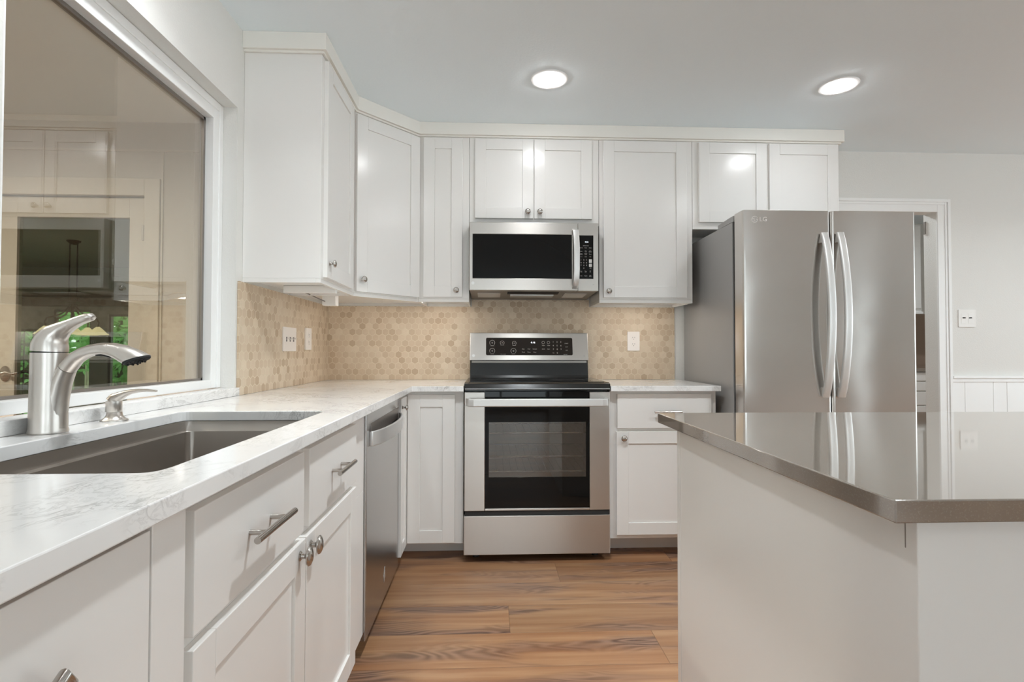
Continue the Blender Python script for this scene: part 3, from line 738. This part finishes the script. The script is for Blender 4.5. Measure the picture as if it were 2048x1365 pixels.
# backguard
build('backguard', MB().prism([(3.236, .894), (3.324, .894), (3.324, 1.06), (3.272, 1.06), (3.258, .945)], RX0+.008, RX1-.013, 'x'), M['black'], t, .003)
build('vent_grille', MB().box(RX0+.018, RX1-.022, 3.266, 3.2705, 1.0225, 1.036), M['under'], t)
m = MB().prism([(3.243, 1.0385), (3.324, 1.0385), (3.324, 1.2105), (3.285, 1.2105)], RX0+.006, RX1-.012, 'x')
cp = build('control_panel', m, M['steel'], t, .003)
tl = math.atan2(3.285-3.243, 1.2105-1.0385)                          # backward lean of the panel
def cpm(x, s, n=0.0):                                                # s = height along the panel face
    e = Vector((0, math.sin(tl), math.cos(tl))); nn = Vector((0, -math.cos(tl), math.sin(tl)))
    p = Vector((x, 3.243, 1.0385)) + e*s + nn*n
    return Matrix(((1, 0, 0, p.x), (0, e.y, nn.y, p.y), (0, e.z, nn.z, p.z), (0, 0, 0, 1)))
def plate(mb, M4, w, h, t, r=.006):
    pts = rrect(-w/2, w/2, -h/2, h/2, r)
    a = [mb.b.verts.new(M4 @ Vector((x, y, 0))) for x, y in pts]; c = [mb.b.verts.new(M4 @ Vector((x, y, t))) for x, y in pts]
    mb.b.faces.new(a[::-1]); mb.b.faces.new(c)
    for i in range(len(a)): mb.b.faces.new((a[i], a[(i+1) % len(a)], c[(i+1) % len(a)], c[i]))
    return mb
build('display_glass', plate(MB(), cpm(.245, .0885, .0003), .542, .112, .0015, .008), M['brownglass'], cp)
m = MB(); Z = .0021
def ringmark(mb, M4, r, a0=0, a1=360, w=.0014, n=28):
    pts = [(math.radians(a0+(a1-a0)*i/n)) for i in range(n+1)]
    for p, q in zip(pts, pts[1:]):
        v = [mb.b.verts.new(M4 @ Vector((rad*math.cos(a), rad*math.sin(a), 0))) for rad, a in ((r, p), (r, q), (r-w, q), (r-w, p))]
        mb.b.faces.new(v)
for (x, s, r) in ((.013, .112, .017), (.013, .060, .017), (.075, .112, .013), (.150, .110, .013), (.145, .060, .017)):
    q = MB(); ringmark(q, cpm(x, s, Z), r, -50, 230); ringmark(q, cpm(x, s, Z), r*.25, 0, 360, .0012, 10)
    plate(q, cpm(x, s-r-.002, Z), .022, .0014, .0002, .0005); build('burner_dial_mark', q, M['print'], cp)
for i, tx in enumerate(('1', '2', '3', '4', '5', '6', '7', '8', '9')):
    m.text(tx, .0125, cpm(.395+.024*(i % 3), .1175-.0235*(i//3), Z))
m.text('0', .0125, cpm(.419, .047, Z)); build('number_pad_print', m, M['print'], cp); 
for (x, s, tx) in ((.207, .072, 'Bake'), (.242, .072, 'Broil'), (.278, .072, 'Convect'), (.207, .052, 'Proof'), (.242, .052, 'Warm'), (.278, .052, 'Clean'),
                   (.332, .095, 'Timer'), (.365, .095, 'Clock'), (.332, .072, 'Cook'), (.365, .072, 'Start'), (.478, .108, 'START'), (.478, .086, 'Lock'), (.478, .064, 'OFF')):
    build('key_label', MB().text(tx, .0078, cpm(x, s, Z)), M['print'], cp)
for (x, s_, tx) in ((.395, .047, 'Clear'), (.08, .039, 'Timer On/Off'), (.47, .037, 'ELECTRIC')): build('key_label', MB().text(tx, .0055, cpm(x, s_, Z)), M['print'], cp)
for x in (.332, .365): q = MB(); ringmark(q, cpm(x, .114, Z), .009, 0, 360, .0012, 16); build('timer_mark', q, M['print'], cp)
build('clock_digits', MB().text('4:16', .0165, cpm(.268, .1135, Z)), M['clock'], cp)
m = MB(); ringmark(m, cpm(-.103, .030, .0004), .009, 0, 360, .009, 20); build('badge', m, M['handle'], cp)
build('corner_mark', MB().text('IR', .009, cpm(.588, .028, .0003)), M['greyprint'], cp)

# ------------------------------------------------------------------ microwave
t = thing('microwave', (.249, 3.1, 1.42), 'stainless over-the-range microwave with black glass door, above the stove', 'microwave')
MX0, MX1, MY, MZ0, MZ1 = -.1195, .6180, 2.965, 1.441, 1.8305
m = MB().prism([(MY+.045, MZ1), (MY+.045, MZ0), (3.05, MZ0-.002), (3.333, 1.426), (3.333, MZ1)], MX0+.003, MX1-.003, 'x')
bd = build('body', m, M['under'], t)
FM = frame((0, MY, 0), (1, 0, 0))
m = MB().prism([(MX0, MZ0), (.5005, MZ0), (.5005, MZ1), (MX0, MZ1)], MY, MY+.044, 'y', holes=([(-.1005, 1.510), (.466, 1.510), (.466, 1.762), (-.1005, 1.762)],))
dr = build('door', m, M['steel'], t, .003)
build('door_glass', MB().box(-.1003, .4658, MY+.002, MY+.012, 1.5102, 1.7618), M['blackglass'], dr)
m = MB()
m.sweep([(.484, MY-.001, 1.792), (.484, MY-.022, 1.782), (.486, MY-.034, 1.74), (.488, MY-.040, 1.68), (.488, MY-.041, 1.62), (.488, MY-.040, 1.56), (.486, MY-.034, 1.50), (.484, MY-.022, 1.468), (.483, MY-.001, 1.456)],
        [(.006, .017)]*9, 16, side=Vector((1, 0, 0)), power=3.5)
build('handle', m, M['handle'], dr, smooth=True)
m = MB(); ringmark(m, face_matrix(FM, -.0985, 1.482, .0006), .009, 0, 360, .009, 20); build('badge', m, M['handle'], dr)
m = MB().prism([(.5025, MZ0), (MX1, MZ0), (MX1, MZ1), (.5025, MZ1)], MY, MY+.044, 'y', holes=([(.5028, 1.510), (.590, 1.510), (.590, 1.760), (.5028, 1.760)],))
cpn = build('control_panel', m, M['steel'], t, .002)
build('keypad_glass', MB().box(.503, .5898, MY+.001, MY+.012, 1.5102, 1.7598), M['blackglass'], cpn)
m = MB()
cols = (.520, .546, .572)
FK = frame((0, MY+.001, 0), (1, 0, 0))
K = lambda u, v: face_matrix(FK, u, v, .0005)
m.text('SENSOR COOK', .0048, K(.546, 1.700))
for j, rowt in enumerate((('Popcorn', 'Potato', 'Reheat'), ('Soften', 'Auto\nCook', 'Auto\nDefrost'), ('Rapid\nDefrost', 'Custom\nCook', 'Power'), ('Timer', 'Clock', 'Vent'))):
    v = (1.688, 1.668, 1.652, 1.637)[j]
    for i in range(3): m.text(rowt[i], .0052, K(cols[i], v))
for i, tx in enumerate('123456789'): m.text(tx, .0105, K(.519+.0158*(i % 3), 1.6185-.0158*(i//3)))
m.text('0', .0105, K(.5348, 1.571))
for v, h in ((1.612, .021), (1.588, .018)): plate(m, K(.573, v), .017, h, .0002, .002)
m.text('Light', .0056, K(.573, 1.572))
for v, rw in ((1.552, ('Stop\nClear', 'Enter\nStart', 'EZ\nOn')), (1.527, ('Lock', 'Option', 'Vent\nHi/Lo'))):
    for i in range(3): m.text(rw[i], .0056, K(cols[i], v))
build('keypad_markings', m, M['print'], cpn)
build('clock_digits', MB().text('4:16', .0115, K(.551, 1.722)), M['clock'], cpn)
build('corner_mark', MB().text('EZ', .008, face_matrix(FM, .590, 1.477, .0004)), M['greyprint'], cpn)
# underside: two lamps and the vent
def under(mb, x0, x1, y0, y1, th):                                   # sits under the sloping bottom
    zb = lambda y: MZ0-.002 - (y-3.05)*(.013/.283)
    v = [mb.b.verts.new((x, y, zb(y)-d_)) for d_ in (.0004, th) for (x, y) in ((x0, y0), (x1, y0), (x1, y1), (x0, y1))]
    for f in ((0, 1, 2, 3), (4, 7, 6, 5), (0, 4, 5, 1), (1, 5, 6, 2), (2, 6, 7, 3), (3, 7, 4, 0)): mb.b.faces.new([v[i] for i in f])
    return mb
for (a, b) in ((-.075, .06), (.44, .57)): build('lamp_lens', under(MB(), a, b, 3.07, 3.22, .004), M['grease'], bd)
build('vent_recess', under(MB(), .10, .40, 3.03, 3.10, .0035), M['gap'], bd)
build('vent_plate', under(MB(), .12, .38, 3.12, 3.20, .006), M['handle'], bd)

# ------------------------------------------------------------------ fridge
t = thing('refrigerator', (1.69, 2.95, 0), 'stainless steel french-door refrigerator right of the counter', 'refrigerator')
GX0, GX1, GY, GZ = 1.248, 2.1306, 2.525, 1.797
sp = 1.6935
build('case', MB().box(GX0+.004, GX1-.004, GY+.125, 3.33, .03, 1.765), M['greycase'], t, .003)
build('kick_grille', MB().box(GX0+.02, GX1-.02, GY+.08, GY+.12, .008, .07), M['rubber'], t)
for (xa, xb) in ((GX0+.006, GX0+.075), (GX1-.075, GX1-.006)):
    m = MB().prism([(GY+.115, 1.766), (GY+.30, 1.766), (GY+.30, 1.790), (GY+.16, 1.797), (GY+.115, 1.797)], xa, xb, 'x'); build('hinge_cover', m, M['greycase'], t, .002)
FG = frame((0, GY, 0), (1, 0, 0))
def fridge_door(x0, x1, z0, z1, name='door'):
    r = .012; m = MB()
    m.prism([(x0+r*.35, GY+.10), (x0, GY+.09), (x0, GY+.012), (x0+.004, GY+.003), (x0+r, GY), (x1-r, GY), (x1-.004, GY+.003), (x1, GY+.012), (x1, GY+.09), (x1-r*.35, GY+.10)], z0, z1)
    return build(name, m, M['fridge'], t, .0015)
dl = fridge_door(GX0, sp-.003, .72, GZ); drt = fridge_door(sp+.003, GX1, .72, GZ)
build('door_gasket', MB().box(GX0+.012, GX1-.012, GY+.101, GY+.1245, .06, 1.78), M['rubber'], t)
dz = fridge_door(GX0, GX1, .08, .712, 'freezer_drawer')
def bow(xc, z0, z1, parent, lean):
    n = 18; P = []; R_ = []
    for i in range(n+1):
        s = i/n; b = math.sin(math.pi*s)
        P.append((xc + lean*b, GY - .010 - .058*b**.75, z0+(z1-z0)*s)); R_.append((.0085, .0185))
    m = MB().sweep(P, R_, 20, side=Vector((1, 0, 0)), power=4.0)
    m.box(xc-.012, xc+.012, GY-.014, GY+.001, z0+.004, z0+.045); m.box(xc-.012, xc+.012, GY-.014, GY+.001, z1-.045, z1-.004)
    build('handle', m, M['handle'], parent, smooth=True)
bow(1.652, .872, 1.682, dl, 0.0); bow(1.7325, .872, 1.684, drt, 0.0)
m = MB(); n = 14; P = []
for i in range(n+1):
    s = i/n; P.append((GX0+.08+(GX1-GX0-.16)*s, GY-.010-.045*math.sin(math.pi*s)**.6, .655))
m.sweep(P, [(.0085, .0185)]*(n+1), 16, side=Vector((0, 0, 1)), power=4); build('handle', m, M['handle'], dz, smooth=True)
m = MB(); c = lambda u, v: face_matrix(FG, u, v, .0006)
ringmark(m, c(1.307, 1.750), .0165, 20, 360, .0026, 30); plate(m, c(1.305, 1.748), .0026, .014, .0002, .0008); plate(m, c(1.309, 1.742), .009, .0024, .0002, .0008)
ringmark(m, c(1.2985, 1.754), .003, 0, 360, .003, 10); plate(m, c(1.317, 1.750), .010, .0024, .0002, .0008)
m.text('LG', .032, c(1.350, 1.750))
build('emblem', m, plain('pale_emblem', (.88, .87, .85, 1), .5), dl, label='pale round emblem with two letters')

# ------------------------------------------------------------------ island
t = thing('kitchen_island', (1.4, 1.08, 0), 'white painted kitchen island body at right foreground', 'island')
IX, IY0_, IY1_, IXR = .545, .650, 1.5055, 2.35
build('body', MB().box(IX, IXR, IY0_, IY1_, 0, .884), M['cab'], t, .0015)
m = MB().box(IX-.0006, IX, IY0_+.0185, IY0_+.0198, .838, .884)
build('panel_joint', m, M['under'], t)
build('corner_trim', MB().box(IX-.0015, IX, IY1_-.022, IY1_, 0, .884), M['cab'], t, .0005)
build('island_countertop', MB().box(.4957, 2.40, .6234, 1.5315, .8845, .9130), M['taupe'], bevel=.0018, label='glossy taupe quartz countertop on the white island', cat='countertop')

# ------------------------------------------------------------------ switches and outlets
def plate_thing(name, F, u, v, w, h, label, cat, marks, mat, th=.006):
    p = F[0] + F[1]*u + Vector((0, 0, v))
    t = thing(name, p, label, cat, None)
    build('cover_plate', plate(MB(), face_matrix(F, u, v, .0002), w, h, th, .004), mat, t, .0012)
    for nm, du, dv, a, b, kind in marks:
        if kind == 'toggle':
            build(nm, plate(MB(), face_matrix(F, u+du, v+dv, .0002+th), a, b, .0015, .001), M['slot'], t)
            Mx = face_matrix(F, u+du, v+dv, .0002+th+.001)
            build('toggle', MB().tube([Mx @ Vector((0, 0, 0)), Mx @ Vector((0, .006, .014))], [.0040, .0030], 10), mat, t, smooth=True)
        elif kind == 'socket':
            o_ = build(nm, plate(MB(), face_matrix(F, u+du, v+dv, .0002+th), a, b, .0016, min(a, b)*.35), mat, t)
            m = MB()
            for q in (-.0065, .0065): plate(m, face_matrix(F, u+du+q, v+dv+.003, .0018+th), .0022, .0085, .0003, .0005)
            plate(m, face_matrix(F, u+du, v+dv-.008, .0018+th), .0045, .0045, .0003, .002)
            build('slots', m, M['slot'], o_)
        elif kind == 'flat':
            build(nm, plate(MB(), face_matrix(F, u+du, v+dv, .0002+th), a, b, .001, .001), mat, t, .0004)
        elif kind == 'dark':
            build(nm, plate(MB(), face_matrix(F, u+du, v+dv, .0002+th), a, b, .001, min(a, b)*.3), M['slot'], t)
    return t
FLW = frame((XL+.010, 0, 0), (0, 1, 0)); FBW = frame((0, YB-.010, 0), (1, 0, 0)); FDW = frame((0, YB, 0), (1, 0, 0))
plate_thing('light_switch', FLW, 2.690, 1.154, .172, .121, 'white triple light switch plate on the left tile backsplash', 'light switch', [('switch_slot', q, 0, .010, .024, 'toggle') for q in (-.046, 0, .046)], M['pinkwhite'])
plate_thing('wall_outlet', FLW, 2.955, 1.162, .085, .121, 'white wall plate nearest the corner on the left tile backsplash', 'outlet', [('receptacle', 0, .020, .032, .027, 'socket'), ('receptacle', 0, -.020, .032, .027, 'socket')], M['pinkwhite'], .010)
plate_thing('wall_outlet', FBW, .922, 1.161, .079, .123, 'white double outlet on the back tile right of the stove', 'outlet', [('receptacle', 0, .021, .033, .028, 'socket'), ('receptacle', 0, -.021, .033, .028, 'socket')], M['pinkwhite'])
plate_thing('light_switch', FDW, 3.163, 1.3165, .118, .116, 'white double switch plate on the grey wall right of the doorway', 'light switch', [('rocker', -.024, 0, .034, .068, 'flat'), ('rocker', .024, 0, .034, .068, 'flat'), ('rocker_gap', -.022, .004, .022, .007, 'dark'), ('rocker_gap', .022, .004, .022, .007, 'dark')], M['white'])

# ------------------------------------------------------------------ recessed ceiling lights
def downlight(x, y, kind, label, color=(.89, .96, 1.0)):
    t = thing('recessed_light', (x, y, ZC), label, 'ceiling light', 'recessed ceiling lights')
    build('trim_ring', MB().lathe([(.091, -.0005), (.088, -.005), (.068, -.0065), (.0615, -.004), (.0615, -.0005)], Matrix.Translation((x, y, ZC)), 40, cap=False), M['trim'], t, smooth=True)
    build('lens', MB().lathe([(.061, -.0008), (.060, -.006), (.052, -.013), (.030, -.0165), (.001, -.0175)], Matrix.Translation((x, y, ZC)), 36), M['lens'], t, smooth=True)
    la = bpy.data.lights.new('lamp_beam', 'AREA'); la.shape = 'DISK'; la.size = .115; la.energy, sp_ = BEAM[kind]; la.spread = math.radians(sp_); la.color = color
    lo = bpy.data.objects.new('lamp_beam', la); COL.objects.link(lo); lo.parent = t; lo.location = (0, 0, -.0185)
downlight(.285, 2.515, 'near', 'round recessed ceiling light in front of the microwave')
downlight(1.735, 2.515, 'near', 'round recessed ceiling light in front of the fridge')
for (x, y, k, l) in ((-.66, 1.35, 'sink', 'round recessed ceiling light above the sink'), (.285, 1.5, 'aisle', 'round recessed ceiling light over the aisle beside the island'), (1.735, 1.4, 'aisle', 'round recessed ceiling light over the island'),
                     (-.50, -1.1, 'far', 'added ceiling light out of view in the room behind the camera, left of two'), (2.3, -1.1, 'far', 'added ceiling light out of view in the room behind the camera, right of two'),  # unseen pair added behind the camera for fill
                     (3.5, 1.9, 'right', 'added ceiling light out of view, brightening the grey wall'), (5.2, .8, 'right', 'added ceiling light out of view, far to the right in the open room')):  # both added out of view to lift the grey wall and ceiling
    downlight(x, y, k, l)

# ------------------------------------------------------------------ pantry room seen through the doorway
struct('wall_pantry_back', MB().box(1.2, 5.6, 5.22, 5.32, 0, ZC), M['wall'])
struct('wall_pantry_right', MB().box(5.6, 5.7, YB+.115, 5.32, 0, ZC), M['wall'])
struct('wall_pantry_left', MB().box(1.1, 1.2, YB+.115, 5.32, 0, ZC), M['wall'])
FP = frame((0, 4.90, 0), (1, 0, 0))
t = thing('wall_cabinet', (3.65, 5.06, 1.47), 'cream wall cabinet in the room beyond the doorway', 'wall cabinet')
build('carcass', MB().box(3.0, 4.185, 4.90, 5.2195, 1.485, 2.33), M['trim'], t, .0015)
build('door', shaker(FP, 3.02, 4.165, 1.515, 2.31), M['cab'], t, .0015)
build('light_rail', MB().box(3.0, 4.185, 4.88, 4.899, 1.462, 1.484), M['trim'], t, .001)
t = thing('base_cabinet', (3.7, 4.95, 0), 'white drawer cabinet in the room beyond the doorway', 'base cabinet')
FQ = frame((0, 4.62, 0), (1, 0, 0))
build('carcass', MB().box(2.9, 4.6, 4.62, 5.2195, .09, .915), M['cab'], t, .0015)
build('toe_kick', MB().box(2.9, 4.6, 4.70, 5.2195, 0, .09), M['cab'], t)
for a, b in ((.83, .905), (.74, .82), (.61, .73), (.36, .60), (.10, .35)): build('drawer_front', slab(FQ, 2.95, 4.5, a, b), M['cab'], t, .003)
build('countertop', MB().box(2.88, 4.62, 4.59, 5.2195, .9155, .945), M['taupe'], bevel=.002, label='brown countertop in the room beyond the doorway', cat='countertop')
build('tile_backsplash', MB().box(2.9, 4.6, 5.209, 5.2198, .9457, 1.484), plain('brown_tile', srgb(150, 128, 112), .5), label='brown tile backsplash in the room beyond the doorway', cat='backsplash')
t = thing('door_latch', (2.97, YB+.08, 2.0), 'small dark latch plate high on the inside of the doorway frame', 'latch')
build('plate', MB().box(DX1-.003, DX1-.0002, YB+.095, YB+.113, 1.90, 1.985), M['under'], t)

# ------------------------------------------------------------------ next room through the window
NY = 3.10                                                            # its end wall, with a glazed door
NX0 = -6.5
ND0, ND1, NDZ = -2.90, -1.990, 1.995                                 # door opening
struct('wall_next_end', MB().prism([(NX0, 0), (ND0, 0), (ND0, NDZ), (ND1, NDZ), (ND1, 0), (XL-.1255, 0), (XL-.1255, ZC), (NX0, ZC)], NY, NY+.1, 'y'), M['cream_wall'])
struct('wall_next_left', MB().box(NX0-.1, NX0, YF, NY+.1, 0, ZC), M['cream_wall'])
struct('wall_next_front', MB().box(NX0, XL-.126, YF-.1, YF, 0, ZC), M['cream_wall'])
m = MB().box(NX0, XL-.127, NY-.010, NY, 2.25, 2.262)
for x_ in (-1.90, -1.42): m.box(x_-.005, x_+.005, NY-.008, NY, 0, 2.25)
struct('trim_4', m, M['cream'])
w = .095
m = MB().box(ND0-w, ND0+.004, NY-.018, NY, 0, NDZ+w).box(ND1-.004, ND1+w-.012, NY-.018, NY, 0, NDZ+w).box(ND0+.004, ND1-.004, NY-.018, NY, NDZ-.004, NDZ+w)
struct('trim_5', m, M['cream'], bevel=.003)
# glazed door leaf
da, db = ND0+.008, ND1-.008
m = MB().box(da, da+.165, NY+.02, NY+.06, .02, NDZ-.008).box(db-.100, db, NY+.02, NY+.06, .02, NDZ-.008).box(da+.165, db-.100, NY+.02, NY+.06, NDZ-.126, NDZ-.008).box(da+.165, db-.100, NY+.02, NY+.06, .02, .27)
dr = struct('door_1', m, M['cream'], bevel=.002)
build('pane', MB().box(da+.166, db-.101, NY+.036, NY+.042, .271, NDZ-.127), M['doorpane'], dr)
for z_ in (1.73, .25): build('hinge', MB().box(db-.004, db+.006, NY-.0205, NY-.0185, z_, z_+.09).box(db-.004, db+.006, NY-.0185, NY+.02, z_, z_+.09), M['under'], dr)
def lever(y0, sgn, mat):
    m = MB().lathe([(.030, 0), (.030, .006), (.012, .010), (.010, .035)], Matrix.Translation((da+.118, y0, .963)) @ Matrix.Rotation(sgn*math.pi/2, 4, 'X') @ Matrix.Diagonal((1, 1.5, 1, 1)), 20)
    yy = y0 - sgn*.035*-1 if sgn < 0 else y0 - .035
    m.tube([(da+.118, yy, .963), (da+.15, yy, .972), (da+.18, yy, .962), (da+.215, yy, .968)], [.010, .009, .008, .006], 10)
    return m
build('lever_handle', lever(NY+.0195, 1, 0), M['knob'], dr, smooth=True)
m = MB().lathe([(.030, 0), (.030, .006), (.012, .010), (.010, .035)], Matrix.Translation((da+.118, NY+.0605, .963)) @ Matrix.Rotation(-math.pi/2, 4, 'X') @ Matrix.Diagonal((1, 1.5, 1, 1)), 20)
m.tube([(da+.118, NY+.095, .963), (da+.16, NY+.095, .975), (da+.20, NY+.095, .962), (da+.25, NY+.095, .970)], [.010, .009, .008, .006], 10)
build('lever_handle', m, M['brown'], dr, smooth=True)
# unseen ceiling lamps added to brighten that room
for (x, y, l) in ((-2.6, 1.6, 'added ceiling light in the panelled room beyond the window, near its glazed door'), (-2.6, -.6, 'added ceiling light far back in the panelled room beyond the window'),
                  (-4.8, 1.2, 'added ceiling light on the far side of the panelled room beyond the window')):
    downlight(x, y, 'next', l, (1, .96, .90))
downlight(2.9, 4.1, 'pantry', 'added ceiling light in the room beyond the doorway')  # unseen lamp added to brighten what shows through the doorway

# dining room behind that door
DYB = 8.6
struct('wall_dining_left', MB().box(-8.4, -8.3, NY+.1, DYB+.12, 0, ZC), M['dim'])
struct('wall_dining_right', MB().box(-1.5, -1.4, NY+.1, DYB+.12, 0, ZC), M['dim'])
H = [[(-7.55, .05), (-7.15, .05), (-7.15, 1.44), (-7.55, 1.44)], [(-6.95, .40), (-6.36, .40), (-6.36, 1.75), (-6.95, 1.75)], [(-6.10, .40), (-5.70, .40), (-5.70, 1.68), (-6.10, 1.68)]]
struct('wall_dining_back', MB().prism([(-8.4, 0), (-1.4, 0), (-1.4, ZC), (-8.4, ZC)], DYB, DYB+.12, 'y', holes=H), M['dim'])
m = MB().box(-8.3, -1.5, DYB-.10, DYB, 1.80, 2.0)
struct('trim_6', m, plain('dark_valance', (.13, .10, .07, 1), .7), bevel=.004)
for i, h in enumerate(H):
    (a, z0), (b, _), (_, z1), _ = h; m = MB()
    for q in (a, b-.035): m.box(q, q+.035, DYB+.03, DYB+.08, z0, z1)
    m.box(a, b, DYB+.03, DYB+.08, z0, z0+.035); m.box(a, b, DYB+.03, DYB+.08, z1-.035, z1)
    if i == 0:
        for z_ in (.35, .65, .95, 1.2): m.box(a, b, DYB+.045, DYB+.06, z_-.008, z_+.008)
        for q in (a+.13, a+.27): m.box(q-.008, q+.008, DYB+.045, DYB+.06, z0, z1)
    wf = struct('window_%d' % nwin if i else 'door_2', m, plain('dark_window_frame', (.10, .085, .07, 1), .5) if i == 0 else bpy.data.materials['dark_window_frame'])
    if i: nwin += 1
    build('pane', MB().box(a+.03, b-.03, DYB+.05, DYB+.055, z0+.03, z1-.03), M['clear'], wf)
# chandelier
cx, cyy = -5.02, 6.5
t = thing('chandelier', (cx, cyy, ZC), 'bronze chandelier with bell glass shades hanging in the dining room beyond the window', 'chandelier')
build('canopy', MB().lathe([(.012, -.05), (.03, -.045), (.07, -.012), (.07, -.0005)], Matrix.Translation((cx, cyy, ZC)), 24), M['brown'], t, smooth=True)
m = MB()
for s_ in (-1, 1): m.tube([(cx+s_*.045, cyy, ZC-.02), (cx+s_*.045, cyy, 1.70)], .007, 8)
m.lathe([(.02, 0), (.10, .012), (.03, .03), (.012, .06)], Matrix.Translation((cx, cyy, 1.665)), 20)
m.lathe([(.012, 0), (.022, .04), (.012, .12), (.02, .17), (.012, .20)], Matrix.Translation((cx, cyy, 1.46)), 16)
build('stem', m, M['brown'], t, smooth=True)
for k in range(5):
    a = k*2*math.pi/5 + .35; r_ = .25
    P = lambda q, z_: (cx+q*math.cos(a), cyy+q*math.sin(a), z_)
    ar = build('arm', MB().tube([P(.01, 1.67), P(.05, 1.60), P(.11, 1.53), P(.18, 1.50), P(.24, 1.48), P(.26, 1.43), P(.25, 1.39)], .009, 8), M['brown'], t, smooth=True)
    sm_ = build('lamp_shade', MB().lathe([(.022, 0), (.03, -.012), (.055, -.035), (.085, -.07), (.115, -.095), (.112, -.097), (.08, -.074), (.02, -.012)], Matrix.Translation(P(r_, 1.385)), 24, cap=False), M['shade'], t, smooth=True)

# garden outside the dining room
struct('ground', MB().box(-20, 3, 9.25, 22, -.16, -.06), M['grass'])
m = MB()
for q in range(40): m.box(-17+q*.31, -17+q*.31+.295, 17.0, 17.03, -.06, .95)
build('garden_fence', m, M['fence'], label='weathered board fence in the garden beyond the dining windows', cat='fence')
def tree(x, y, h, r, n, label):
    t = thing('garden_tree', (x, y, -.06), label, 'tree', 'garden trees')
    build('trunk', MB().tube([(x, y, -.06), (x+.05, y, h*.4), (x-.03, y, h*.8)], [.12, .09, .04], 10), M['bark'], t, smooth=True)
    m = MB(); b = m.b
    for _ in range(n):
        while True:
            p = Vector((random.uniform(-1, 1), random.uniform(-1, 1), random.uniform(-1, 1)))
            if .25 < p.length < 1: break
        c = Vector((x + p.x*r, y + p.y*r*.8, h*.55 + p.z*h*.46))
        d1 = Vector((random.gauss(0, 1), random.gauss(0, 1), random.gauss(0, .6))).normalized(); d2 = d1.cross(Vector((random.gauss(0, 1), random.gauss(0, 1), random.gauss(0, 1)))).normalized()
        s = random.uniform(.05, .10)
        b.faces.new([b.verts.new(c + d1*s*1.5), b.verts.new(c + d2*s*.6), b.verts.new(c - d1*s*1.5), b.verts.new(c - d2*s*.6)])
    build('foliage', m, M['leaf'], t)
tree(-9.85, 11.5, 3.6, .80, 2200, 'leafy green tree beyond the glazed dining room door')
tree(-11.3, 14.9, 4.8, 1.5, 3200, 'leafy green tree beyond the wider dining room window')
tree(-7.55, 11.0, 3.4, .85, 2200, 'leafy green tree beyond the narrower dining room window')
